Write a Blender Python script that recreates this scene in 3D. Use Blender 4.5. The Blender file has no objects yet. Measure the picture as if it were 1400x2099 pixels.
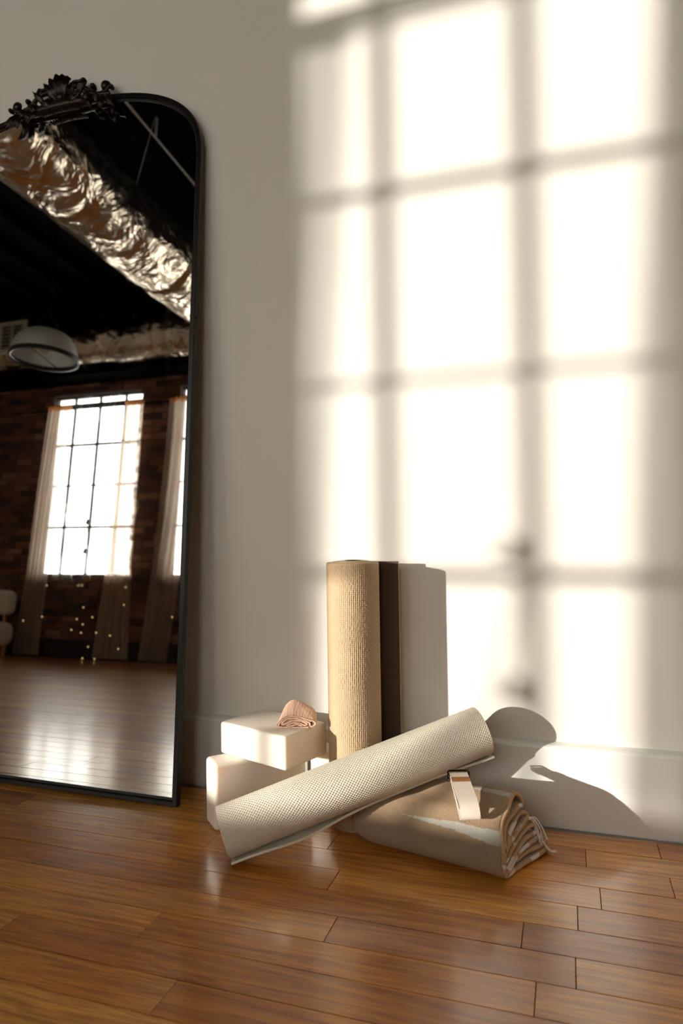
import bpy, bmesh, math, random
import numpy as np
from mathutils import Vector, Matrix, noise

# ------------------------------------------------------------------ scene, camera, light
scene = bpy.context.scene
COL = scene.collection
random.seed(7)
RNG = np.random.default_rng(11)
PI = math.pi

YAW, PITCH, ROLL = math.radians(18.194), math.radians(1.2), math.radians(-0.848)
CAM = Vector((0.0, -1.628, 0.69))
fwd = Vector((-math.sin(YAW) * math.cos(PITCH), math.cos(YAW) * math.cos(PITCH), math.sin(PITCH)))
rgt = Vector((math.cos(YAW), math.sin(YAW), 0))
upv = rgt.cross(fwd)
r2 = math.cos(ROLL) * rgt + math.sin(ROLL) * upv
u2 = -math.sin(ROLL) * rgt + math.cos(ROLL) * upv
cam_data = bpy.data.cameras.new('camera')
cam_data.sensor_fit = 'VERTICAL'
cam_data.sensor_height = 36.0
cam_data.sensor_width = 24.0
cam_data.lens = 24.0
cam_data.clip_start = 0.01
cam_data.clip_end = 200
cam_data.dof.use_dof = True
cam_data.dof.focus_distance = 1.45
cam_data.dof.aperture_fstop = 3.5
cam = bpy.data.objects.new('camera', cam_data)
cam.matrix_world = Matrix(((r2.x, u2.x, -fwd.x, CAM.x), (r2.y, u2.y, -fwd.y, CAM.y),
                           (r2.z, u2.z, -fwd.z, CAM.z), (0, 0, 0, 1)))
COL.objects.link(cam)
scene.camera = cam

world = bpy.data.worlds.new('sky')
scene.world = world
world.use_nodes = True
wn = world.node_tree
bg = wn.nodes['Background']
bg.inputs['Color'].default_value = (1.0, 0.95, 0.87, 1)
bg.inputs['Strength'].default_value = 5.4

SUN = Vector((1.02, 1.0, -0.178)).normalized()
sun_data = bpy.data.lights.new('sun', 'SUN')
sun_data.energy = 10.0
sun_data.angle = 0.0095
sun_data.color = (1.0, 0.945, 0.865)
sun = bpy.data.objects.new('sun', sun_data)
sun.rotation_euler = SUN.to_track_quat('-Z', 'Y').to_euler()
sun.location = (-12, -12, 5)
COL.objects.link(sun)

vs = scene.view_settings
vs.view_transform = 'Standard'
vs.look = 'None'
vs.gamma = 1.0
vs.use_curve_mapping = False
vs.exposure = 0.0
scene.cycles.max_bounces = 8
scene.cycles.diffuse_bounces = 4
scene.cycles.glossy_bounces = 5
scene.cycles.transparent_max_bounces = 16
scene.cycles.sample_clamp_indirect = 6.0
scene.cycles.caustics_reflective = False

# room measures (metres): right-hand wall face y = WALL_Y, its baseboard front y = 0
WALL_Y = 0.022
BACK_Y = -4.80            # inner brick face
ROOM_X0, ROOM_X1 = -6.55, 3.2
CEIL = 3.75
WIN_Y = -4.89             # plane of the window bars
WIN_M = -5.084            # x of the third bar of the first window
WIN_DX = 1.70
N_WIN = 4
PANE_W, PANE_H = 0.346, 0.481
ROW1 = 1.441
SILL = ROW1 - PANE_H - 0.062
TOPBAR = 2.845
OPEN_TOP = 2.985
OPEN = [(WIN_M - 0.605 + WIN_DX * k, WIN_M + 0.625 + WIN_DX * k) for k in range(N_WIN)]

for k in range(N_WIN):
    pd = bpy.data.lights.new('window_portal', 'AREA')
    pd.shape = 'RECTANGLE'
    pd.size = 1.28
    pd.size_y = 2.08
    pd.cycles.is_portal = True
    po = bpy.data.objects.new('window_portal', pd)
    po.location = (WIN_M + WIN_DX * k, -4.96, (SILL + OPEN_TOP) / 2)
    po.rotation_euler = (PI / 2, 0, PI)      # -Z of the lamp looks along +y, into the room
    COL.objects.link(po)


# ------------------------------------------------------------------ node helpers
class NT:
    def __init__(self, name):
        self.m = bpy.data.materials.new(name)
        self.m.use_nodes = True
        self.t = self.m.node_tree
        self.p = self.t.nodes['Principled BSDF']
        self.out = self.t.nodes['Material Output']

    def n(self, typ, **kw):
        nd = self.t.nodes.new(typ)
        for k, v in kw.items():
            if hasattr(nd, k) and not k.startswith('i_'):
                setattr(nd, k, v)
        return nd

    def link(self, a, b):
        self.t.links.new(a, b)

    def val(self, sock, v):
        if isinstance(v, bpy.types.NodeSocket):
            self.link(v, sock)
        else:
            sock.default_value = v

    def math(self, op, a, b=0.0, c=None, clamp=False):
        nd = self.n('ShaderNodeMath', operation=op)
        nd.use_clamp = clamp
        self.val(nd.inputs[0], a)
        self.val(nd.inputs[1], b)
        if c is not None:
            self.val(nd.inputs[2], c)
        return nd.outputs[0]

    def noise(self, vec, scale=5, detail=4, rough=0.5, dist=0.0, dim='3D'):
        nd = self.n('ShaderNodeTexNoise')
        nd.noise_dimensions = dim
        if vec is not None:
            self.link(vec, nd.inputs['Vector'])
        nd.inputs['Scale'].default_value = scale
        nd.inputs['Detail'].default_value = detail
        nd.inputs['Roughness'].default_value = rough
        nd.inputs['Distortion'].default_value = dist
        return nd.outputs['Fac']

    def ramp(self, fac, stops):
        nd = self.n('ShaderNodeValToRGB')
        self.link(fac, nd.inputs[0])
        el = nd.color_ramp.elements
        while len(el) < len(stops):
            el.new(0.5)
        for e, (p, c) in zip(el, stops):
            e.position = p
            e.color = (*c, 1) if len(c) == 3 else c
        return nd.outputs[0]

    def mix(self, fac, a, b, mode='MIX'):
        nd = self.n('ShaderNodeMix')
        nd.data_type = 'RGBA'
        nd.blend_type = mode
        self.val(nd.inputs[0], fac)
        self.val(nd.inputs[6], a if isinstance(a, bpy.types.NodeSocket) else (*a, 1))
        self.val(nd.inputs[7], b if isinstance(b, bpy.types.NodeSocket) else (*b, 1))
        return nd.outputs[2]

    def bump(self, height, strength=0.3, dist=0.01, normal=None):
        nd = self.n('ShaderNodeBump')
        nd.inputs['Strength'].default_value = strength
        nd.inputs['Distance'].default_value = dist
        self.link(height, nd.inputs['Height'])
        if normal is not None:
            self.link(normal, nd.inputs['Normal'])
        return nd.outputs[0]

    def coord(self, which='Object'):
        return self.n('ShaderNodeTexCoord').outputs[which]

    def pos(self):
        return self.n('ShaderNodeNewGeometry').outputs['Position']

    def mapping(self, vec, scale=(1, 1, 1), loc=(0, 0, 0)):
        nd = self.n('ShaderNodeMapping')
        self.link(vec, nd.inputs['Vector'])
        nd.inputs['Scale'].default_value = scale
        nd.inputs['Location'].default_value = loc
        return nd.outputs[0]

    def set(self, **kw):
        names = dict(color='Base Color', rough='Roughness', metal='Metallic', normal='Normal', coat='Coat Weight',
                     coat_rough='Coat Roughness', spec='Specular IOR Level', sheen='Sheen Weight',
                     sub='Subsurface Weight', emit='Emission Strength', emit_color='Emission Color', alpha='Alpha')
        for k, v in kw.items():
            s = self.p.inputs[names[k]]
            if isinstance(v, tuple) and len(v) == 3:
                v = (*v, 1)
            self.val(s, v)
        return self


M = {}


def simple(name, color, rough=0.5, metal=0.0, bump=None, var=0.0, **kw):
    t = NT(name)
    c = t.coord()
    if var:
        f = t.noise(c, 14, 4, 0.6)
        col = t.mix(f, tuple(x * (1 - var) for x in color), tuple(min(1, x * (1 + var)) for x in color))
    else:
        col = color
    t.set(color=col, rough=rough, metal=metal, **kw)
    if bump:
        sc, st, ds = bump
        t.set(normal=t.bump(t.noise(c, sc, 4, 0.55), st, ds))
    M[name] = t.m
    return t


# painted plaster wall
t = NT('wall_paint')
p = t.pos()
big = t.noise(t.mapping(p, (1.2, 1, 0.6)), 2.0, 3, 0.5)
t.set(color=t.mix(big, (0.745, 0.70, 0.63), (0.79, 0.75, 0.685)), rough=0.42, spec=0.35)
b1 = t.noise(p, 260, 3, 0.6)
b2 = t.noise(p, 9, 3, 0.5)
t.set(normal=t.bump(t.math('ADD', b1, t.math('MULTIPLY', b2, 1.5)), 0.10, 0.002))
M['wall_paint'] = t.m

t = NT('base_paint')
p = t.pos()
f = t.noise(t.mapping(p, (3, 3, 9)), 8, 5, 0.65)
t.set(color=t.mix(f, (0.74, 0.71, 0.665), (0.80, 0.775, 0.73)), rough=0.38, spec=0.4)
t.set(normal=t.bump(t.noise(t.mapping(p, (0.3, 1, 1)), 90, 3, 0.6), 0.10, 0.002))
M['base_paint'] = t.m

# varnished strip floor
t = NT('floor_wood')
oi = t.n('ShaderNodeObjectInfo').outputs['Random']
ge = t.n('ShaderNodeNewGeometry')
isl = ge.outputs['Random Per Island']
r = t.math('FRACT', t.math('ADD', t.math('MULTIPLY', oi, 7.31), isl))
off = t.n('ShaderNodeCombineXYZ')
t.link(t.math('MULTIPLY', r, 41.0), off.inputs[0])
t.link(t.math('MULTIPLY', r, 17.0), off.inputs[1])
va = t.n('ShaderNodeVectorMath', operation='ADD')
t.link(ge.outputs['Position'], va.inputs[0])
t.link(off.outputs[0], va.inputs[1])
pv = va.outputs[0]
grain = t.noise(t.mapping(pv, (1.6, 26, 1)), 3.2, 6, 0.62, 0.7)
fine = t.noise(t.mapping(pv, (7, 210, 1)), 3.0, 4, 0.6, 0.2)
blot = t.noise(t.mapping(pv, (1.4, 5, 1)), 2.2, 3, 0.5, 0.4)
base = t.ramp(r, [(0.0, (0.43, 0.138, 0.014)), (0.35, (0.61, 0.225, 0.026)), (0.7, (0.74, 0.315, 0.044)), (1.0, (0.82, 0.40, 0.074))])
dark = t.mix(1.0, base, (0.50, 0.38, 0.28), 'MULTIPLY')
g2 = t.ramp(grain, [(0.36, (0, 0, 0)), (0.60, (1, 1, 1))])
col = t.mix(g2, dark, base)
f2 = t.ramp(fine, [(0.36, (0, 0, 0)), (0.56, (1, 1, 1))])
col = t.mix(t.math('MULTIPLY', t.math('SUBTRACT', 1.0, f2), 0.55), col, dark)
col = t.mix(t.math('MULTIPLY', t.math('GREATER_THAN', blot, 0.66), 0.25), col, (0.10, 0.032, 0.008))
# fine pale scratches
scr = t.noise(t.mapping(ge.outputs['Position'], (14, 55, 1)), 9, 2, 0.5, 1.6)
scm = t.math('MULTIPLY', t.math('LESS_THAN', t.math('ABSOLUTE', t.math('SUBTRACT', scr, 0.5)), 0.0035),
             t.math('GREATER_THAN', t.noise(ge.outputs['Position'], 7, 2), 0.52))
col = t.mix(t.math('MULTIPLY', scm, 0.45), col, (0.62, 0.44, 0.26))
wear = t.noise(t.mapping(ge.outputs['Position'], (2.2, 5, 1)), 3, 5, 0.65)
rough = t.math('ADD', 0.06, t.math('MULTIPLY', wear, 0.19))
t.set(color=col, rough=t.math('ADD', rough, 0.22), spec=0.5, coat=0.85, coat_rough=rough)
t.p.inputs['Coat IOR'].default_value = 1.62
hgt = t.math('ADD', t.math('MULTIPLY', grain, 0.9), t.math('ADD', t.math('MULTIPLY', fine, 0.35), t.math('MULTIPLY', scm, -0.5)))
wav = t.noise(t.mapping(pv, (2.2, 9, 1)), 2.6, 2, 0.5)
nb = t.bump(hgt, 0.13, 0.0024)
t.set(normal=t.bump(wav, 0.22, 0.006, nb))
M['floor_wood'] = t.m

simple('floor_gap', (0.018, 0.010, 0.006), 0.9)

# bricks
t = NT('brick')
oi = t.n('ShaderNodeObjectInfo').outputs['Random']
ge = t.n('ShaderNodeNewGeometry')
r = t.math('FRACT', t.math('ADD', t.math('MULTIPLY', oi, 5.7), ge.outputs['Random Per Island']))
base = t.ramp(r, [(0, (0.07, 0.036, 0.026)), (0.4, (0.155, 0.070, 0.043)), (0.75, (0.27, 0.118, 0.064)), (1, (0.34, 0.21, 0.145))])
mot = t.noise(ge.outputs['Position'], 30, 5, 0.65)
t.set(color=t.mix(mot, t.mix(1.0, base, (0.45, 0.42, 0.4), 'MULTIPLY'), base), rough=0.85,
      normal=t.bump(t.noise(ge.outputs['Position'], 70, 4, 0.6), 0.5, 0.004))
M['brick'] = t.m
simple('mortar', (0.085, 0.066, 0.055), 0.95, bump=(60, 0.5, 0.004), var=0.25)
simple('black_paint', (0.0018, 0.0016, 0.0014), 0.95, spec=0.05)
simple('dark_base', (0.012, 0.010, 0.009), 0.6)
simple('window_steel', (0.022, 0.026, 0.026), 0.5, 0.2)

# thin window glass: lets daylight straight through, a little reflection
t = NT('window_glass')
tr = t.n('ShaderNodeBsdfTransparent')
tr.inputs[0].default_value = (0.97, 0.985, 0.98, 1)
gl = t.n('ShaderNodeBsdfGlossy')
gl.inputs['Roughness'].default_value = 0.02
fr = t.n('ShaderNodeFresnel')
fr.inputs[0].default_value = 1.35
ms = t.n('ShaderNodeMixShader')
t.link(fr.outputs[0], ms.inputs[0]); t.link(tr.outputs[0], ms.inputs[1]); t.link(gl.outputs[0], ms.inputs[2])
t.link(ms.outputs[0], t.out.inputs[0])
M['window_glass'] = t.m


def sheer(name, color, through):
    t = NT(name)
    c = t.pos()
    weave = t.noise(t.mapping(c, (140, 140, 3)), 1.5, 2, 0.5)
    tr = t.n('ShaderNodeBsdfTransparent')
    tl = t.n('ShaderNodeBsdfTranslucent')
    df = t.n('ShaderNodeBsdfDiffuse')
    tl.inputs[0].default_value = (*color, 1)
    df.inputs[0].default_value = (*color, 1)
    m1 = t.n('ShaderNodeMixShader')
    m1.inputs[0].default_value = 0.55
    t.link(df.outputs[0], m1.inputs[1]); t.link(tl.outputs[0], m1.inputs[2])
    m2 = t.n('ShaderNodeMixShader')
    t.link(t.math('ADD', through - 0.08, t.math('MULTIPLY', weave, 0.16), clamp=True), m2.inputs[0])
    t.link(m1.outputs[0], m2.inputs[1]); t.link(tr.outputs[0], m2.inputs[2])
    t.link(m2.outputs[0], t.out.inputs[0])
    M[name] = t.m


sheer('sheer_cloth', (0.68, 0.55, 0.44), 0.45)
sheer('sheer_cloth_dense', (0.68, 0.55, 0.44), 0.27)
sheer('backlit_header', (0.78, 0.34, 0.09), 0.22)  # orange puts the glow of light through the gathers into the cloth colour

# mirror glass with faint smudges
t = NT('mirror_glass')
c = t.coord()
sm = t.noise(t.mapping(c, (3, 3, 1.2)), 4, 6, 0.7, 1.2)
smr = t.ramp(sm, [(0.5, (0, 0, 0)), (0.72, (1, 1, 1))])
spk = t.n('ShaderNodeTexVoronoi')
t.link(t.mapping(c, (1, 1, 1)), spk.inputs['Vector'])
spk.inputs['Scale'].default_value = 170
dots = t.math('MULTIPLY', t.math('LESS_THAN', spk.outputs['Distance'], 0.10),
              t.math('GREATER_THAN', t.noise(c, 60, 2), 0.67))
t.set(color=(0.90, 0.905, 0.90), metal=t.math('SUBTRACT', 1.0, t.math('MULTIPLY', dots, 0.7)),
      rough=t.math('ADD', 0.012, t.math('MULTIPLY', smr, 0.035)))
M['mirror_glass'] = t.m

simple('frame_black', (0.011, 0.009, 0.008), 0.32, 0.35)
simple('crest_bronze', (0.020, 0.0105, 0.006), 0.30, 0.55, bump=(220, 0.25, 0.002), var=0.5)

# mats
t = NT('tan_mat')
c = t.pos()
f = t.noise(c, 60, 3, 0.6)
t.set(color=t.mix(f, (0.47, 0.325, 0.195), (0.55, 0.395, 0.245)), rough=0.72, spec=0.3,
      normal=t.bump(t.noise(c, 900, 2, 0.5), 0.25, 0.0006))
M['tan_mat'] = t.m
simple('mat_inner_shade', (0.075, 0.042, 0.022), 0.8, bump=(400, 0.4, 0.001))  # inner faces coloured dark brown to deepen the shade behind the roll
t = NT('cream_mat')
c = t.pos()
f = t.noise(c, 60, 3, 0.6)
t.set(color=t.mix(f, (0.64, 0.57, 0.455), (0.69, 0.62, 0.51)), rough=0.62, spec=0.35)
M['cream_mat'] = t.m
simple('grey_mat_underside', (0.235, 0.24, 0.25), 0.8, bump=(500, 0.5, 0.001), var=0.35)

t = NT('foam')
c = t.coord()
t.set(color=t.mix(t.noise(c, 25, 3), (0.87, 0.775, 0.665), (0.90, 0.82, 0.72)), rough=0.6, spec=0.3,
      normal=t.bump(t.noise(c, 420, 3, 0.6), 0.12, 0.0008))
t.p.inputs['Subsurface Weight'].default_value = 0.45
t.p.inputs['Subsurface Radius'].default_value = (1.0, 0.55, 0.28)
t.p.inputs['Subsurface Scale'].default_value = 0.03
M['foam'] = t.m

t = NT('peach_muslin')
c = t.pos()
cr = t.noise(t.mapping(c, (1, 1, 1)), 240, 4, 0.6, 1.2)
cr2 = t.noise(t.mapping(c, (420, 420, 420)), 1.0, 2)
t.set(color=t.mix(cr, (0.88, 0.50, 0.34), (0.95, 0.64, 0.47)), rough=0.9, sheen=0.2, spec=0.1,
      normal=t.bump(t.math('ADD', cr, t.math('MULTIPLY', cr2, 0.4)), 0.6, 0.003))
M['peach_muslin'] = t.m

t = NT('strap_web')
uv = t.coord('UV')
sp = t.n('ShaderNodeSeparateXYZ'); t.link(uv, sp.inputs[0])
w1 = t.math('SINE', t.math('MULTIPLY', sp.outputs[0], 6500.0))
w2 = t.math('SINE', t.math('MULTIPLY', sp.outputs[1], 6000.0))
t.set(color=t.mix(t.math('ADD', 0.5, t.math('MULTIPLY', w1, 0.25)), (0.78, 0.66, 0.55), (0.83, 0.73, 0.62)), rough=0.85, spec=0.15,
      normal=t.bump(t.math('ADD', w1, w2), 0.20, 0.0003))
M['strap_web'] = t.m
simple('gunmetal', (0.045, 0.036, 0.030), 0.22, 0.95)
simple('leather', (0.36, 0.150, 0.042), 0.5, bump=(600, 0.25, 0.0005), var=0.12)
simple('leather_print', (0.16, 0.065, 0.02), 0.6)

# blanket: UV.x = 0..1 along its length, UV.y = metres along the folded cloth
BANDS = []   # filled by the blanket builder: (s0, u_start, half width at the right end, skew)


def blanket_material():
    t = NT('blanket_wool')
    uv = t.coord('UV')
    sp = t.n('ShaderNodeSeparateXYZ'); t.link(uv, sp.inputs[0])
    u, s = sp.outputs[0], sp.outputs[1]
    wob = t.math('MULTIPLY', t.math('SUBTRACT', t.noise(t.mapping(uv, (40, 300, 1)), 1.0, 2), 0.5), 0.006)
    mask = None
    for s0, us, hw, skew in BANDS:
        uq = t.math('DIVIDE', t.math('FLOOR', t.math('MULTIPLY', u, 11.0)), 11.0)
        uq = t.math('ADD', t.math('MULTIPLY', uq, 0.75), t.math('MULTIPLY', u, 0.25))
        grow = t.math('MULTIPLY', t.math('DIVIDE', t.math('SUBTRACT', uq, us), 1.0 - us, clamp=True), hw)
        cen = t.math('ADD', s0, t.math('MULTIPLY', t.math('SUBTRACT', 1.0, u), skew))
        d = t.math('ABSOLUTE', t.math('SUBTRACT', t.math('ADD', s, wob), cen))
        inside = t.math('LESS_THAN', d, grow)
        mask = inside if mask is None else t.math('MAXIMUM', mask, inside)
    yarn = t.noise(t.mapping(uv, (160, 420, 1)), 1.6, 3, 0.6)
    spk = t.noise(t.mapping(uv, (330, 1000, 1)), 1.0, 2, 0.6)
    tan = t.mix(yarn, (0.42, 0.26, 0.135), (0.66, 0.45, 0.265))
    tan = t.mix(t.math('GREATER_THAN', spk, 0.66), tan, (0.70, 0.54, 0.37))
    white = t.mix(yarn, (0.70, 0.64, 0.55), (0.83, 0.78, 0.70))
    w1 = t.math('SINE', t.math('ADD', t.math('MULTIPLY', u, 560.0), t.math('MULTIPLY', s, 1150.0)))
    w2 = t.math('SINE', t.math('SUBTRACT', t.math('MULTIPLY', s, 1300.0), t.math('MULTIPLY', u, 190.0)))
    h = t.math('ADD', t.math('MULTIPLY', t.math('MULTIPLY', w1, w2), 0.5), t.math('MULTIPLY', t.noise(t.mapping(uv, (170, 480, 1)), 1.5, 3), 1.6))
    t.set(color=t.mix(mask, tan, white), rough=0.95, sheen=0.25, spec=0.08, normal=t.bump(h, 1.0, 0.0032))
    M['blanket_wool'] = t.m


t = NT('yarn_tan')
c = t.pos()
t.set(color=t.mix(t.noise(c, 90, 3), (0.40, 0.235, 0.115), (0.56, 0.37, 0.20)), rough=0.95, sheen=0.2, spec=0.08)
M['yarn_tan'] = t.m
simple('yarn_white', (0.66, 0.60, 0.53), 0.95, var=0.12)

# duct foil
t = NT('foil')
c = t.pos()
w = t.n('ShaderNodeTexNoise'); t.link(c, w.inputs['Vector']); w.inputs['Scale'].default_value = 3.0; w.inputs['Detail'].default_value = 2.0
wv_ = t.n('ShaderNodeVectorMath', operation='MULTIPLY_ADD'); t.link(w.outputs['Color'], wv_.inputs[0]); wv_.inputs[1].default_value = (0.35, 0.35, 0.35); t.link(c, wv_.inputs[2])
vo = t.n('ShaderNodeTexVoronoi'); vo.feature = 'F1'
t.link(t.mapping(wv_.outputs[0], (1.0, 0.55, 1.0)), vo.inputs['Vector'])
vo.inputs['Scale'].default_value = 3.6
vo2 = t.n('ShaderNodeTexVoronoi'); vo2.feature = 'DISTANCE_TO_EDGE'
t.link(t.mapping(wv_.outputs[0], (1.3, 1.0, 1.0)), vo2.inputs['Vector'])
vo2.inputs['Scale'].default_value = 8
n1 = t.noise(c, 5, 3, 0.5, 1.0)
h = t.math('ADD', t.math('MULTIPLY', vo.outputs['Distance'], 1.0), t.math('ADD', t.math('MULTIPLY', n1, 1.2), t.math('MULTIPLY', vo2.outputs['Distance'], 0.22)))
t.set(color=t.mix(n1, (0.50, 0.41, 0.31), (0.70, 0.61, 0.50)), metal=1.0, rough=0.25, normal=t.bump(h, 0.42, 0.09))
M['foil'] = t.m
simple('grey_pipe', (0.30, 0.28, 0.25), 0.5, 0.2)
simple('vent_white', (0.55, 0.52, 0.46), 0.5)
simple('vent_dark', (0.012, 0.012, 0.012), 0.8)

t = NT('shade_glass')
c = t.coord()
df = t.n('ShaderNodeBsdfDiffuse'); df.inputs[0].default_value = (0.62, 0.63, 0.60, 1)
tl = t.n('ShaderNodeBsdfTranslucent'); tl.inputs[0].default_value = (0.68, 0.68, 0.64, 1)
gl = t.n('ShaderNodeBsdfGlossy'); gl.inputs['Roughness'].default_value = 0.25
a1 = t.n('ShaderNodeMixShader'); a1.inputs[0].default_value = 0.5
a2 = t.n('ShaderNodeMixShader'); a2.inputs[0].default_value = 0.12
t.link(df.outputs[0], a1.inputs[1]); t.link(tl.outputs[0], a1.inputs[2])
t.link(a1.outputs[0], a2.inputs[1]); t.link(gl.outputs[0], a2.inputs[2])
t.link(a2.outputs[0], t.out.inputs[0])
M['shade_glass'] = t.m

t = NT('boucle')
c = t.pos()
t.set(color=(0.66, 0.61, 0.53), rough=0.95, sheen=0.3, normal=t.bump(t.noise(c, 130, 3, 0.6), 0.9, 0.01))
M['boucle'] = t.m
simple('oak', (0.42, 0.22, 0.09), 0.5, var=0.2)
t = NT('fairy_bulb')
t.set(color=(1, 0.8, 0.5), emit=1.3, emit_color=(1.0, 0.66, 0.28))
M['fairy_bulb'] = t.m
simple('fairy_wire', (0.10, 0.06, 0.03), 0.5, 0.6)


# ------------------------------------------------------------------ mesh helpers
def np_mesh(name, V, F, uv=None, smooth=True):
    """V (n,3), F list of arrays of faces of one size each."""
    me = bpy.data.meshes.new(name)
    V = np.asarray(V, dtype=np.float32)
    if not isinstance(F, list):
        F = [F]
    F = [np.asarray(f, dtype=np.int32) for f in F if len(f)]
    loops = np.concatenate([f.ravel() for f in F])
    sizes = np.concatenate([np.full(len(f), f.shape[1], dtype=np.int32) for f in F])
    starts = np.concatenate([[0], np.cumsum(sizes)[:-1]]).astype(np.int32)
    me.vertices.add(len(V))
    me.vertices.foreach_set('co', V.ravel())
    me.loops.add(len(loops))
    me.loops.foreach_set('vertex_index', loops)
    me.polygons.add(len(sizes))
    me.polygons.foreach_set('loop_start', starts)
    me.polygons.foreach_set('loop_total', sizes)
    me.update(calc_edges=True)
    if uv is not None:
        l = me.uv_layers.new(name='UVMap')
        l.data.foreach_set('uv', np.asarray(uv, dtype=np.float32)[loops].ravel())
    me.polygons.foreach_set('use_smooth', np.full(len(sizes), smooth, dtype=bool))
    me.validate()
    return me


def add(name, me, mat, parent=None, **props):
    o = bpy.data.objects.new(name, me)
    COL.objects.link(o)
    if mat is not None and me is not None and not me.materials:
        for mm in (mat if isinstance(mat, (list, tuple)) else [mat]):
            me.materials.append(M[mm])
    if parent is not None:
        o.parent = parent
    for k, v in props.items():
        o[k] = v
    return o


def empty(name, loc, label, category, group=None, rotz=0.0):
    o = bpy.data.objects.new(name, None)
    COL.objects.link(o)
    o.location = loc
    o.rotation_euler = (0, 0, rotz)
    o.empty_display_size = 0.05
    o['label'] = label
    o['category'] = category
    if group:
        o['group'] = group
    return o


class MB:
    """collects simple solids into one mesh"""
    def __init__(self):
        self.v, self.f = [], []

    def raw(self, vs, fs):
        n = len(self.v)
        self.v += [tuple(x) for x in vs]
        self.f += [tuple(i + n for i in f) for f in fs]

    def box(self, x0, x1, y0, y1, z0, z1):
        self.raw([(x0, y0, z0), (x1, y0, z0), (x1, y1, z0), (x0, y1, z0), (x0, y0, z1), (x1, y0, z1), (x1, y1, z1), (x0, y1, z1)],
                 [(3, 2, 1, 0), (4, 5, 6, 7), (0, 1, 5, 4), (1, 2, 6, 5), (2, 3, 7, 6), (3, 0, 4, 7)])

    def tube(self, pts, rad, seg=8, closed=False, caps=True, squash=None):
        pts = [Vector(p) for p in pts]
        n = len(pts)
        rads = rad if isinstance(rad, (list, tuple, np.ndarray)) else [rad] * n
        prev = None
        rings = []
        for i, p in enumerate(pts):
            a = pts[(i - 1) % n] if closed else pts[max(i - 1, 0)]
            b = pts[(i + 1) % n] if closed else pts[min(i + 1, n - 1)]
            d = (b - a).normalized()
            if prev is None:
                ref = Vector((0, 0, 1)) if abs(d.z) < 0.9 else Vector((0, 1, 0))
                u = d.cross(ref).normalized()
            else:
                u = (prev - d * prev.dot(d)).normalized()
            prev = u
            w = d.cross(u)
            rings.append([p + (u * math.cos(2 * PI * k / seg) + w * math.sin(2 * PI * k / seg)) * rads[i] for k in range(seg)])
        vs = [q for r_ in rings for q in r_]
        fs = []
        for i in range(n if closed else n - 1):
            j = (i + 1) % n
            for k in range(seg):
                k2 = (k + 1) % seg
                fs.append((i * seg + k, i * seg + k2, j * seg + k2, j * seg + k))
        if caps and not closed:
            fs.append(tuple(range(seg - 1, -1, -1)))
            fs.append(tuple((n - 1) * seg + k for k in range(seg)))
        self.raw(vs, fs)

    def lathe(self, prof, seg=40, c=(0, 0, 0)):
        vs, fs = [], []
        for r_, z in prof:
            for k in range(seg):
                a = 2 * PI * k / seg
                vs.append((c[0] + r_ * math.cos(a), c[1] + r_ * math.sin(a), c[2] + z))
        for i in range(len(prof) - 1):
            for k in range(seg):
                k2 = (k + 1) % seg
                fs.append((i * seg + k, i * seg + k2, (i + 1) * seg + k2, (i + 1) * seg + k))
        self.raw(vs, fs)

    def ball(self, c, rx, ry, rz, seg=10, rings=6):
        vs, fs = [], []
        for i in range(rings + 1):
            th = PI * i / rings
            for k in range(seg):
                a = 2 * PI * k / seg
                vs.append((c[0] + rx * math.sin(th) * math.cos(a), c[1] + ry * math.sin(th) * math.sin(a), c[2] + rz * math.cos(th)))
        for i in range(rings):
            for k in range(seg):
                k2 = (k + 1) % seg
                fs.append((i * seg + k, (i + 1) * seg + k, (i + 1) * seg + k2, i * seg + k2))
        self.raw(vs, fs)

    def mesh(self, name, smooth=False, bevel=0.0, segs=2):
        me = bpy.data.meshes.new(name)
        me.from_pydata(self.v, [], self.f)
        if bevel or smooth:
            bm = bmesh.new(); bm.from_mesh(me)
            bmesh.ops.remove_doubles(bm, verts=bm.verts, dist=1e-6)
            if bevel:
                bmesh.ops.bevel(bm, geom=list(bm.edges), offset=bevel, segments=segs, profile=0.5, affect='EDGES')
            bmesh.ops.recalc_face_normals(bm, faces=bm.faces)
            bm.to_mesh(me); bm.free()
        me.update()
        if smooth:
            me.polygons.foreach_set('use_smooth', np.full(len(me.polygons), True, dtype=bool))
        return me


def boxmesh(name, x0, x1, y0, y1, z0, z1, bevel=0.0, segs=1, smooth=False):
    b = MB(); b.box(x0, x1, y0, y1, z0, z1)
    return b.mesh(name, smooth=smooth, bevel=bevel, segs=segs)


def catmull(pts, per=12, closed=False):
    P = [np.array(p, float) for p in pts]
    n = len(P)
    out = []
    rng = range(n if closed else n - 1)
    for i in rng:
        p0 = P[(i - 1) % n] if (closed or i > 0) else 2 * P[0] - P[1]
        p1 = P[i]
        p2 = P[(i + 1) % n]
        p3 = P[(i + 2) % n] if (closed or i + 2 < n) else 2 * P[-1] - P[-2]
        for k in range(per):
            x = k / per
            out.append(0.5 * ((2 * p1) + (-p0 + p2) * x + (2 * p0 - 5 * p1 + 4 * p2 - p3) * x * x + (-p0 + 3 * p1 - 3 * p2 + p3) * x ** 3))
    if not closed:
        out.append(P[-1])
    return np.array(out)


def resample(P, step):
    d = np.linalg.norm(np.diff(P, axis=0), axis=1)
    s = np.concatenate([[0], np.cumsum(d)])
    n = max(2, int(s[-1] / step) + 1)
    q = np.linspace(0, s[-1], n)
    return np.stack([np.interp(q, s, P[:, k]) for k in range(P.shape[1])], 1), q


def fbm(x, y, z, o=3):
    return noise.fractal(Vector((x, y, z)), 0.9, 2.0, o)


# ------------------------------------------------------------------ the room
structure = dict(kind='structure')

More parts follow.
